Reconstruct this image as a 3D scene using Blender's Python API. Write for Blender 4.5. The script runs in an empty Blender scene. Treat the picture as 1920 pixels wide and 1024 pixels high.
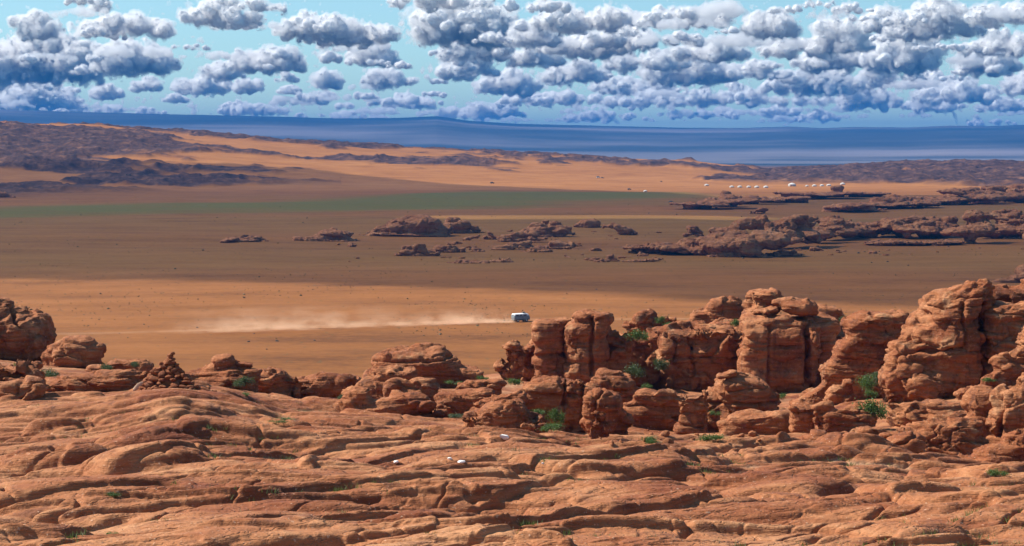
import bpy, bmesh, math, random
import numpy as np
from mathutils import Vector, Matrix

S = bpy.context.scene
C = S.collection
random.seed(7)

# ------------------------------------------------------------------ camera, sky, sun, exposure
FPX = 3583.0                       # focal length in pixels of the 1920 px wide photograph
CAMZ = 42.0                        # eye height above the plain
PITCH = math.atan(227.0 / FPX)
cam = bpy.data.cameras.new('camera')
cam.sensor_width = 36.0
cam.lens = 36.0 * FPX / 1920.0
cam.clip_start = 0.5
cam.clip_end = 100000.0
camo = bpy.data.objects.new('camera', cam)
camo.location = (0, 0, CAMZ)
camo.rotation_euler = (math.pi / 2 - PITCH, 0, 0)
C.objects.link(camo)
S.camera = camo

SUN_EL, SUN_AZ = math.radians(45), math.radians(-77)     # azimuth from +Y, negative = to the left
SUN_DIR = Vector((math.sin(SUN_AZ) * math.cos(SUN_EL), math.cos(SUN_AZ) * math.cos(SUN_EL), math.sin(SUN_EL)))
sl = bpy.data.lights.new('sun', 'SUN')
sl.energy = 5.0
sl.angle = math.radians(0.5)
sl.color = (1.0, 0.93, 0.82)
so = bpy.data.objects.new('sun', sl)
so.rotation_euler = SUN_DIR.to_track_quat('Z', 'Y').to_euler()
so.location = (0, 0, 400)
C.objects.link(so)

S.view_settings.view_transform = 'Standard'
S.view_settings.look = 'None'
S.view_settings.exposure = 0.80
S.view_settings.gamma = 1.0
S.view_settings.use_curve_mapping = False
S.cycles.use_denoising = True
S.cycles.max_bounces = 7
S.cycles.diffuse_bounces = 3
S.cycles.volume_bounces = 5
S.cycles.transparent_max_bounces = 12
S.cycles.use_adaptive_sampling = True
S.cycles.adaptive_threshold = 0.015


class NT:
    """Small helper to write node trees as expressions."""
    def __init__(self, tree):
        self.t = tree
        self.n = tree.nodes
        self.l = tree.links

    def node(self, typ, **kw):
        nd = self.n.new(typ)
        for k, v in kw.items():
            setattr(nd, k, v)
        return nd

    def put(self, sock, v):
        if isinstance(v, bpy.types.NodeSocket):
            self.l.new(v, sock)
        elif v is not None:
            if hasattr(sock.default_value, '__len__') and not hasattr(v, '__len__'):
                v = (v, v, v)
            if hasattr(sock.default_value, '__len__') and len(sock.default_value) == 4 and len(v) == 3:
                v = (*v, 1.0)
            sock.default_value = v

    def m(self, op, a, b=None, c=None, clamp=False):
        nd = self.node('ShaderNodeMath', operation=op, use_clamp=clamp)
        for i, v in enumerate((a, b, c)):
            if v is not None:
                self.put(nd.inputs[i], v)
        return nd.outputs[0]

    def vm(self, op, a, b=None, c=None):
        nd = self.node('ShaderNodeVectorMath', operation=op)
        for i, v in enumerate((a, b, c)):
            if v is not None:
                self.put(nd.inputs[i], v)
        return nd.outputs[0]

    def xyz(self, x, y, z):
        nd = self.node('ShaderNodeCombineXYZ')
        for i, v in enumerate((x, y, z)):
            self.put(nd.inputs[i], v)
        return nd.outputs[0]

    def sep(self, v):
        nd = self.node('ShaderNodeSeparateXYZ')
        self.l.new(v, nd.inputs[0])
        return nd.outputs

    def noise(self, vec, scale, detail=4, rough=0.5, dist=0.0, lac=2.0):
        nd = self.node('ShaderNodeTexNoise')
        self.put(nd.inputs['Vector'], vec)
        nd.inputs['Scale'].default_value = scale
        nd.inputs['Detail'].default_value = detail
        nd.inputs['Roughness'].default_value = rough
        nd.inputs['Lacunarity'].default_value = lac
        nd.inputs['Distortion'].default_value = dist
        return nd.outputs[0]

    def smooth(self, v, a, b, lo=0.0, hi=1.0):
        nd = self.node('ShaderNodeMapRange', interpolation_type='SMOOTHSTEP')
        self.put(nd.inputs[0], v)
        for i, q in ((1, a), (2, b), (3, lo), (4, hi)):
            self.put(nd.inputs[i], q)
        return nd.outputs[0]

    def mix(self, f, a, b, blend='MIX'):
        nd = self.node('ShaderNodeMix', data_type='RGBA', blend_type=blend)
        self.put(nd.inputs[0], f)
        self.put(nd.inputs[6], a)
        self.put(nd.inputs[7], b)
        return nd.outputs[2]

    def ramp(self, f, stops):
        nd = self.node('ShaderNodeValToRGB')
        cr = nd.color_ramp
        while len(cr.elements) < len(stops):
            cr.elements.new(0.5)
        for e, (p, c) in zip(cr.elements, stops):
            e.position = p
            e.color = (*c, 1.0)
        self.put(nd.inputs[0], f)
        return nd.outputs[0]

    def attr(self, name):
        return self.node('ShaderNodeAttribute', attribute_name=name).outputs['Fac']


# sky: the clouds are real bodies built further down
w = bpy.data.worlds.new('World')
S.world = w
w.use_nodes = True
W = NT(w.node_tree)
bg = W.n['Background']
sky = W.node('ShaderNodeTexSky', sky_type='NISHITA')
sky.sun_disc = False
sky.sun_elevation = SUN_EL
sky.sun_rotation = SUN_AZ
sky.altitude = 1500
sky.air_density = 1.0
sky.dust_density = 0.5
W.l.new(W.vm('MULTIPLY', sky.outputs[0], (0.78, 1.0, 1.0)), bg.inputs[0])
bg.inputs[1].default_value = 0.09


# ------------------------------------------------------------------ projection
CP, SP = math.cos(PITCH), math.sin(PITCH)


def at(px, py, D):
    """World point seen at photo pixel (px, py), at ground distance D."""
    u, v = (px - 960) / FPX, (512 - py) / FPX
    dy = CP + v * SP
    return Vector((u / dy * D, D, CAMZ + (v * CP - SP) / dy * D))


def zat(py, D):
    v = (512 - py) / FPX
    return CAMZ + (v * CP - SP) / (CP + v * SP) * D


# ------------------------------------------------------------------ numpy noise
_rs = np.random.RandomState(11)
PERM = _rs.permutation(4096).astype(np.int64)
VALS = _rs.rand(4096).astype(np.float32) * 2 - 1


def _h(i, j, k):
    return VALS[(PERM[(PERM[(PERM[i & 4095] + j) & 4095] + k) & 4095])]


def vnoise(x, y, z=None):
    x = np.asarray(x, np.float32)
    y = np.asarray(y, np.float32)
    if z is None:
        z = np.zeros_like(x)
    z = np.asarray(z, np.float32)
    xi, yi, zi = np.floor(x), np.floor(y), np.floor(z)
    fx, fy, fz = x - xi, y - yi, z - zi
    xi, yi, zi = xi.astype(np.int64), yi.astype(np.int64), zi.astype(np.int64)
    fx = fx * fx * fx * (fx * (fx * 6 - 15) + 10)
    fy = fy * fy * fy * (fy * (fy * 6 - 15) + 10)
    fz = fz * fz * fz * (fz * (fz * 6 - 15) + 10)
    r = 0
    for a in (0, 1):
        wx = fx if a else 1 - fx
        for b in (0, 1):
            wy = fy if b else 1 - fy
            for c in (0, 1):
                wz = fz if c else 1 - fz
                r = r + _h(xi + a, yi + b, zi + c) * (wx * wy * wz)
    return r


def fbm(x, y, z=None, octv=4, gain=0.5):
    r, a, f, n = 0, 1.0, 1.0, 0.0
    z0 = np.zeros_like(x) if z is None else z
    for o in range(octv):
        r = r + a * vnoise(x * f + 17.3 * o, y * f - 9.1 * o, z0 * f + 5.7 * o)
        n += a
        a *= gain
        f *= 2.03
    return r / n * 1.6


def ridged(x, y, octv=4):
    r, a, f, n = 0, 1.0, 1.0, 0.0
    for o in range(octv):
        r = r + a * (1 - np.abs(vnoise(x * f + 3.3 * o, y * f + 8.1 * o)) * 2)
        n += a
        a *= 0.5
        f *= 2.1
    return r / n


def sstep(a, b, x):
    t = np.clip((x - a) / (b - a), 0, 1)
    return t * t * (3 - 2 * t)


# ------------------------------------------------------------------ mesh helpers
def link(name, me, mat=None, parent=None):
    me.name = name
    if mat:
        me.materials.clear()
        me.materials.append(mat)
    o = bpy.data.objects.new(name, me)
    C.objects.link(o)
    if parent:
        o.parent = parent
    return o


def npmesh(name, co, faces, smooth=True):
    """co (n,3), faces (m,3 or 4) as numpy arrays."""
    me = bpy.data.meshes.new(name)
    co = np.ascontiguousarray(co, np.float32)
    faces = np.ascontiguousarray(faces, np.int32)
    m, k = faces.shape
    me.vertices.add(len(co))
    me.vertices.foreach_set('co', co.ravel())
    me.loops.add(m * k)
    me.loops.foreach_set('vertex_index', faces.ravel())
    me.polygons.add(m)
    me.polygons.foreach_set('loop_start', np.arange(0, m * k, k, dtype=np.int32))
    me.polygons.foreach_set('use_smooth', np.full(m, smooth))
    me.update(calc_edges=True)
    return me


def gridfaces(nr, nc, wrap=False):
    i = np.arange(nr - 1)[:, None]
    j = np.arange(nc if wrap else nc - 1)[None, :]
    j2 = (j + 1) % nc
    a = i * nc + j
    b = i * nc + j2
    return np.stack([a, b, b + nc, a + nc], -1).reshape(-1, 4)


def attr(me, name, v):
    a = me.attributes.new(name, 'FLOAT', 'POINT')
    a.data.foreach_set('value', np.ascontiguousarray(v, np.float32).ravel())


def tag(o, label, cat, group=None, kind=None):
    if label:
        o['label'] = label
    if cat:
        o['category'] = cat
    if group:
        o['group'] = group
    if kind:
        o['kind'] = kind
    return o


def structure(o):
    o['kind'] = 'structure'
    return o


def empty(name, loc, rotz=0.0):
    o = bpy.data.objects.new(name, None)
    o.location = loc
    o.rotation_euler = (0, 0, rotz)
    o.empty_display_size = 0.2
    C.objects.link(o)
    return o


# ------------------------------------------------------------------ materials
def material(name):
    m = bpy.data.materials.new(name)
    m.use_nodes = True
    t = NT(m.node_tree)
    return m, t, t.n['Principled BSDF']


def simple(name, col, rough=0.6, metal=0.0, var=0.15, scale=4.0):
    m, t, b = material(name)
    p = t.node('ShaderNodeTexCoord').outputs['Object']
    n = t.noise(p, scale, 5, 0.6)
    c = t.mix(n, tuple(v * (1 - var) for v in col), tuple(min(1, v * (1 + var)) for v in col))
    t.put(b.inputs['Base Color'], c)
    b.inputs['Roughness'].default_value = rough
    b.inputs['Metallic'].default_value = metal
    return m


def granite(name, ground=False, sc=1.0, dark=0.0):
    m, t, b = material(name)
    p = t.node('ShaderNodeNewGeometry').outputs['Position']
    x, y, z = t.sep(p)
    n1 = t.noise(p, 0.22 / sc, 5, 0.6)
    n2 = t.noise(p, 2.1 / sc, 6, 0.65)
    n3 = t.noise(p, 11.0 / sc, 4, 0.6)
    band = t.noise(t.xyz(t.m('MULTIPLY', x, 0.35 / sc), t.m('MULTIPLY', y, 0.35 / sc), t.m('MULTIPLY', z, 5.0 / sc)), 1.0, 4, 0.55)
    k = 1.0 - dark
    f = t.m('ADD', t.m('MULTIPLY', n1, 0.55), t.m('ADD', t.m('MULTIPLY', band, 0.3), t.m('MULTIPLY', n2, 0.15)))
    col = t.ramp(f, [(0.35, (0.13 * k, 0.033 * k, 0.012 * k)), (0.45, (0.25 * k, 0.079 * k, 0.029 * k)), (0.54, (0.33 * k, 0.124 * k, 0.050 * k)), (0.66, (0.43 * k, 0.200 * k, 0.095 * k))])
    if ground:
        col = t.ramp(f, [(0.36, (0.15, 0.038, 0.014)), (0.46, (0.25, 0.082, 0.031)), (0.54, (0.34, 0.134, 0.055)), (0.64, (0.43, 0.205, 0.095))])
    varn = t.smooth(t.noise(p, 0.9 / sc, 6, 0.7), 0.54, 0.66)
    col = t.mix(t.m('MULTIPLY', varn, 0.72), col, (0.13 * k, 0.046 * k, 0.024 * k))
    stre = t.smooth(t.noise(t.xyz(t.m('MULTIPLY', x, 1.3 / sc), t.m('MULTIPLY', y, 1.3 / sc), t.m('MULTIPLY', z, 0.16 / sc)), 1.0, 5, 0.65), 0.54, 0.68)
    if not ground:
        col = t.mix(t.m('MULTIPLY', stre, 0.55), col, (0.085 * k, 0.035 * k, 0.022 * k))
        buff = t.smooth(t.noise(p, 0.55 / sc, 6, 0.7), 0.56, 0.66)
        col = t.mix(t.m('MULTIPLY', buff, 0.5), col, (0.46 * k, 0.25 * k, 0.125 * k))
    sp = t.smooth(n3, 0.62, 0.70)
    col = t.mix(t.m('MULTIPLY', sp, 0.55), col, (0.62, 0.42, 0.29))
    sp2 = t.smooth(t.noise(p, 16.0 / sc, 3, 0.6), 0.60, 0.70)
    col = t.mix(t.m('MULTIPLY', sp2, 0.5), col, (0.10, 0.05, 0.035))
    if sc > 2:
        col = t.mix(0.30, col, t.mix(n2, (0.13, 0.070, 0.036), (0.38, 0.20, 0.10)))
    if ground:
        d = t.attr('dirt')
        gn = t.noise(p, 1.6, 5, 0.65)
        sand = t.mix(gn, (0.30, 0.15, 0.080), (0.43, 0.24, 0.13))
        grass = t.mix(t.noise(p, 7.0, 3), (0.06, 0.085, 0.025), (0.16, 0.17, 0.06))
        gm = t.smooth(t.noise(p, 0.45, 5, 0.7), 0.52, 0.60)
        dc = t.mix(t.m('MULTIPLY', gm, t.smooth(t.noise(p, 5.0, 4, 0.7), 0.40, 0.58)), sand, grass)
        col = t.mix(t.m('MULTIPLY', d, t.smooth(t.noise(p, 3.0, 5, 0.7), 0.36, 0.52)), col, dc)
    t.put(b.inputs['Base Color'], col)
    b.inputs['Roughness'].default_value = 0.9
    b.inputs['Specular IOR Level'].default_value = 0.25
    seam = t.noise(t.xyz(t.m('MULTIPLY', x, 0.9 / sc), t.m('MULTIPLY', y, 0.9 / sc), t.m('MULTIPLY', z, 7.0 / sc)), 1.0, 3, 0.6)
    seam = t.smooth(t.m('ABSOLUTE', t.m('SUBTRACT', seam, 0.5)), 0.0, 0.035)
    h = t.m('ADD', t.m('ADD', n2, t.m('MULTIPLY', seam, 0.22)), t.m('ADD', t.m('MULTIPLY', n3, 0.25), t.m('MULTIPLY', band, 0.9)))
    bp = t.node('ShaderNodeBump')
    bp.inputs['Strength'].default_value = 0.62 if ground else 0.85
    bp.inputs['Distance'].default_value = 0.16 * sc
    t.put(bp.inputs['Height'], h)
    t.l.new(bp.outputs[0], b.inputs['Normal'])
    return m


M_ROCK = granite('red_granite')
M_BED = granite('bedrock_granite', ground=True)
M_FARROCK = granite('outcrop_granite', sc=3.0, dark=-0.15)


def ground_material():
    m, t, b = material('steppe')
    p = t.node('ShaderNodeNewGeometry').outputs['Position']
    x, y, z = t.sep(p)
    rock, veg, haze_mix, track = t.attr('rock'), t.attr('veg'), t.attr('far'), t.attr('track')
    streak = t.noise(t.xyz(t.m('MULTIPLY', x, 1 / 60), t.m('MULTIPLY', y, 1 / 22), 0.0), 1.0, 6, 0.65)
    big = t.noise(t.xyz(t.m('MULTIPLY', x, 1 / 420), t.m('MULTIPLY', y, 1 / 160), 3.0), 1.0, 4, 0.55)
    fine = t.noise(p, 0.35, 5, 0.7)
    f = t.m('ADD', t.m('MULTIPLY', streak, 0.5), t.m('ADD', t.m('MULTIPLY', big, 0.25), t.m('MULTIPLY', fine, 0.25)))
    col = t.ramp(f, [(0.38, (0.130, 0.050, 0.015)), (0.46, (0.20, 0.077, 0.021)), (0.58, (0.255, 0.099, 0.028)), (0.72, (0.30, 0.134, 0.048))])
    # thin dry lines: old wheel ruts and run-off
    rut = t.noise(t.xyz(t.m('MULTIPLY', x, 1 / 45), t.m('MULTIPLY', y, 1 / 3.2), 9.0), 1.0, 4, 0.6)
    col = t.mix(t.m('MULTIPLY', t.smooth(rut, 0.60, 0.70), 0.55), col, (0.14, 0.062, 0.024))
    dots = t.smooth(t.noise(t.xyz(t.m('MULTIPLY', x, 0.5), t.m('MULTIPLY', y, 0.14), 0.0), 1.0, 3, 0.6), 0.62, 0.70)
    col = t.mix(t.m('MULTIPLY', dots, 0.5), col, (0.10, 0.075, 0.035))
    col = t.mix(t.m('MULTIPLY', track, t.smooth(fine, 0.3, 0.6, 0.5, 1.0)), col, (0.60, 0.40, 0.26))
    col = t.mix(t.m('MULTIPLY', t.attr('slope'), 0.7), col, t.ramp(f, [(0.36, (0.24, 0.088, 0.020)), (0.5, (0.36, 0.150, 0.040)), (0.66, (0.44, 0.21, 0.070))]))
    vg = t.mix(fine, (0.060, 0.085, 0.014), (0.13, 0.125, 0.028))
    col = t.mix(t.m('MULTIPLY', veg, t.smooth(streak, 0.25, 0.55, 0.45, 0.95)), col, vg)
    rn = t.noise(p, 0.05, 6, 0.7)
    rc = t.ramp(rn, [(0.35, (0.030, 0.018, 0.018)), (0.53, (0.075, 0.040, 0.032)), (0.70, (0.19, 0.095, 0.055))])
    col = t.mix(rock, col, rc)
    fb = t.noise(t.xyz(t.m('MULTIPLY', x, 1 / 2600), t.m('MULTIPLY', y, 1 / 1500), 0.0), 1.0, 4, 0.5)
    fc = t.ramp(fb, [(0.36, (0.020, 0.032, 0.045)), (0.50, (0.045, 0.055, 0.065)), (0.66, (0.17, 0.16, 0.18))])  # far hills: some of the haze's blue is put into their own colour
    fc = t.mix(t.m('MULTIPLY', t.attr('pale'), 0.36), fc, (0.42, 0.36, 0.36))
    col = t.mix(haze_mix, col, fc)
    t.put(b.inputs['Base Color'], col)
    b.inputs['Roughness'].default_value = 0.95
    b.inputs['Specular IOR Level'].default_value = 0.1
    bp = t.node('ShaderNodeBump')
    bp.inputs['Strength'].default_value = 0.5
    bp.inputs['Distance'].default_value = 0.25
    t.put(bp.inputs['Height'], t.m('ADD', fine, t.m('MULTIPLY', rut, -0.8)))
    t.l.new(bp.outputs[0], b.inputs['Normal'])
    return m


# ------------------------------------------------------------------ the plain, the ridges and the far blue hills (one sheet)
AZ_IN = np.linspace(math.radians(-16.8), math.radians(16.8), 1500)
AZ_OUT = np.linspace(math.radians(16.8), math.radians(360 - 16.8), 120)[1:-1]
AZ = np.concatenate([AZ_IN, AZ_OUT])


def skyline(px, pts, D):
    xs, ys = zip(*pts)
    return CAMZ + (285 - np.interp(px, xs, ys)) / FPX * D


CREST = [(-400, 226), (0, 233), (60, 237), (170, 237), (300, 247), (450, 258), (600, 271), (700, 276), (820, 282),
         (1000, 291), (1200, 301), (1300, 305), (1380, 313), (1440, 321), (1490, 317), (1560, 312), (1700, 307), (1820, 306), (1920, 309), (2300, 300)]
FARLINE = [(-600, 208), (0, 212), (160, 215), (320, 218), (480, 220), (640, 224), (730, 223), (820, 220), (880, 228), (960, 233),
           (1120, 237), (1280, 241), (1400, 241), (1480, 239), (1540, 242), (1600, 240), (1700, 241), (1780, 238), (1850, 239), (1920, 237), (2400, 236)]


def build_ground():
    R = np.concatenate([np.geomspace(60, 300, 60)[:-1], np.geomspace(300, 1500, 420)[:-1], np.geomspace(1500, 4600, 480)[:-1], np.geomspace(4600, 21000, 190)])
    RR, AA = np.meshgrid(R, AZ, indexing='ij')
    x, y = RR * np.sin(AA), RR * np.cos(AA)
    ang = (AA + math.pi) % (2 * math.pi) - math.pi
    px = 960 + FPX * np.tan(np.clip(ang, -0.6, 0.6))
    D = RR
    z = 1.2 * fbm(x / 260, y / 160, octv=3) + 0.25 * fbm(x / 30, y / 12, octv=3)
    z *= sstep(250, 520, D)
    # ridges behind the plain
    crest = skyline(px, CREST, 3300.0)
    up = sstep(2150, 3300, D) * (1 - sstep(3400, 5200, D))
    z = z + crest * up
    # rocky ground on the ridges
    rn = fbm(x / 330 + 4.2, y / 210, octv=5, gain=0.55)
    leftness = sstep(1000, -100, px)
    thr = 0.16 - 0.42 * leftness * sstep(1650, 1800, D) - 0.60 * sstep(1230, 1500, px) * sstep(2430, 2520, D) * (1 - sstep(3020, 3250, D))
    zone = sstep(1750, 1950, D - 200 * (1 - leftness) * 0) * (1 - sstep(3500, 3900, D))
    inner = np.where(px < 640, sstep(1780 + 0.75 * np.clip(px, 0, 700), 1980 + 0.9 * np.clip(px, 0, 700), D), sstep(2430 - 0.8 * np.clip(px - 1600, 0, 400), 2540 - 0.8 * np.clip(px - 1600, 0, 400), D))
    rock = sstep(thr - 0.02, thr + 0.12, rn) * zone * inner
    rug = ridged(x / 55, y / 38, 4)
    z = z + rock * (1.5 + 7.0 * np.clip(rug, -0.2, 1)) * np.where(D > 2000, 1, 0.8)
    z = z + 3.0 * fbm(x / 140, y / 90, octv=3) * zone * inner
    # far blue hills
    fs = skyline(px, FARLINE, 14000.0)
    ramp = sstep(7200, 14000, D) ** 0.8
    und = 10 * fbm(x / 2600, y / 900, octv=4) * sstep(7600, 9500, D) * (1 - sstep(12500, 13800, D))
    z = z + (fs * ramp + und) * (1 - sstep(14500, 20500, D)) - 6 * sstep(16000, 20500, D)
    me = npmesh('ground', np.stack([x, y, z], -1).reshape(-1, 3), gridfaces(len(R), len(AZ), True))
    vb = fbm(x / 300, y / 120, octv=3) * 110
    v0 = np.interp(px, [-300, 0, 640, 900, 1280, 1400, 2300], [1130, 1190, 1340, 1500, 1640, 1650, 1700])
    v1 = np.interp(px, [-300, 0, 640, 900, 1280, 1400, 2300], [1420, 1480, 1800, 2060, 2000, 1720, 1720])
    attr(me, 'slope', sstep(1950, 2350, D) * (1 - sstep(4200, 5600, D)))
    veg = sstep(v0 - 60, v0 + 110, D + vb) * (1 - sstep(v1 - 170, v1 + 60, D + vb))
    veg = 0.9 * veg * np.interp(px, [1200, 1420], [1, 0.0])
    # olive tinge over the middle distance of the plain
    olive = (0.13 + 0.20 * fbm(x / 500 + 9, y / 130, octv=4)) * sstep(620, 760, D) * (1 - sstep(1700, 2200, D))
    attr(me, 'rock', rock)
    attr(me, 'veg', np.clip(np.maximum(veg, olive), 0, 1))
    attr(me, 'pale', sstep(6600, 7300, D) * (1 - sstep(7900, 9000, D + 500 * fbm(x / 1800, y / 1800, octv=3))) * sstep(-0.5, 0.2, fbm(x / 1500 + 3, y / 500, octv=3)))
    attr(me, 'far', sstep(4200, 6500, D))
    ty = np.interp(px, [-200, 0, 420, 700, 960, 1120, 2000], [432, 438, 448, 462, 471, 474, 480])
    attr(me, 'track', 0.18 * np.exp(-((y - ty) / 1.6) ** 2) * (px < 1500))
    return structure(link('ground', me, ground_material()))


build_ground()

def worley(x, y, z, seed, flat=False):
    """F1, F2 and a random number per nearest cell."""
    xi, yi, zi = np.floor(x).astype(np.int64), np.floor(y).astype(np.int64), np.floor(z).astype(np.int64)
    f1 = np.full(x.shape, 9.0, np.float32)
    f2 = f1.copy()
    cid = np.zeros(x.shape, np.float32)
    til = np.zeros(x.shape, np.float32)
    for a in (-1, 0, 1):
        for b in (-1, 0, 1):
            for c in ((0,) if flat else (-1, 0, 1)):
                i, j, k = xi + a, yi + b, zi + c
                px_ = i + 0.5 + 0.42 * _h(i + seed, j, k)
                py_ = j + 0.5 + 0.42 * _h(i, j + seed + 77, k)
                pz_ = k + 0.5 + 0.42 * _h(i, j, k + seed + 191)
                d = np.maximum(np.maximum(np.abs(x - px_), np.abs(y - py_)), np.abs(z - pz_)) * 0.6 + 0.4 * np.sqrt((x - px_) ** 2 + (y - py_) ** 2 + (z - pz_) ** 2)
                near = d < f1
                f2 = np.where(near, f1, np.minimum(f2, d))
                cid = np.where(near, _h(i + 5, j + seed, k + 9), cid)
                til = np.where(near, _h(i + 31, j + seed, k) * (x - px_) + _h(i, j + seed + 13, k + 3) * (y - py_) + _h(i + 2, j + seed, k + 57) * (z - pz_), til)
                f1 = np.where(near, d, f1)
    return f1, f2, cid, til


def groove(f, w):
    """f distance in cycles from the nearest joint (0 at joint), w half width."""
    return np.exp(-(f / w) ** 2)


# ------------------------------------------------------------------ foreground bedrock: a hill of sheeted granite
ROWS = {
    38: [(-400, 1010), (0, 1030), (960, 1032), (1920, 1030), (2300, 1020)],
    50: [(-400, 905), (0, 918), (960, 925), (1920, 915), (2300, 900)],
    65: [(-400, 820), (0, 838), (150, 835), (240, 825), (320, 815), (400, 815), (520, 830), (700, 845), (900, 842), (1080, 848), (1250, 850), (1400, 850), (1550, 850), (1650, 858), (1800, 868), (1920, 868), (2300, 840)],
    80: [(-400, 765), (0, 782), (150, 780), (240, 765), (320, 750), (400, 760), (520, 795), (700, 812), (900, 815), (1080, 830), (1250, 838), (1400, 838), (1550, 835), (1650, 850), (1800, 872), (1920, 875), (2300, 840)],
    95: [(-400, 720), (0, 735), (150, 733), (240, 722), (320, 719), (400, 725), (520, 765), (700, 778), (900, 802), (1080, 825), (1250, 830), (1400, 828), (1550, 815), (1650, 820), (1800, 840), (1920, 845), (2300, 800)],
    105: [(-400, 690), (0, 705), (150, 708), (240, 712), (320, 716), (400, 722), (520, 748), (700, 772), (900, 782), (1080, 800), (1250, 812), (1400, 812), (1550, 790), (1650, 780), (1800, 765), (1920, 760), (2300, 720)],
    115: [(-400, 655), (0, 668), (150, 680), (240, 698), (320, 706), (400, 715), (520, 733), (700, 748), (900, 745), (1080, 768), (1250, 785), (1400, 785), (1550, 765), (1650, 752), (1800, 740), (1920, 735), (2300, 700)],
    140: [(-400, 645), (0, 658), (200, 685), (400, 705), (600, 722), (800, 715), (950, 716), (1200, 738), (1450, 738), (1650, 725), (1900, 700), (2300, 660)],
    170: [(-400, 690), (0, 700), (400, 725), (800, 722), (940, 702), (1100, 712), (1300, 715), (1500, 705), (1900, 690), (2300, 660)],
    230: [(-400, 760), (0, 760), (500, 780), (800, 750), (930, 712), (1100, 720), (1900, 720), (2300, 700)],
}


def base_height(px, D):
    keys = sorted(ROWS)
    Ds = np.array([0.0, 12.0] + keys + [350.0])
    pxs = np.linspace(-400, 2300, 271)
    tab = [np.full(271, 40.4), np.full(271, 37.4)]
    for k in keys:
        xs, ys = zip(*ROWS[k])
        yy = np.interp(pxs, xs, ys)
        tab.append(np.array([zat(v, k) for v in yy]))
    tab.append(np.full(271, -2.5))
    tab = np.array(tab)
    # smooth along px
    ker = np.array([1, 2, 3, 2, 1]) / 9.0
    tab = np.array([np.convolve(np.pad(r, 2, 'edge'), ker, 'valid') for r in tab])
    fi = np.clip((px + 400) / 10.0, 0, 269.999)
    i0 = fi.astype(int)
    fx = fi - i0
    j = np.clip(np.searchsorted(Ds, D, side='right') - 1, 0, len(Ds) - 2)
    t = np.clip((D - Ds[j]) / (Ds[j + 1] - Ds[j]), 0, 1)
    t = 0.6 * t + 0.4 * t * t * (3 - 2 * t)
    a = tab[j, i0] * (1 - fx) + tab[j, i0 + 1] * fx
    b = tab[j + 1, i0] * (1 - fx) + tab[j + 1, i0 + 1] * fx
    return a * (1 - t) + b * t


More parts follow.
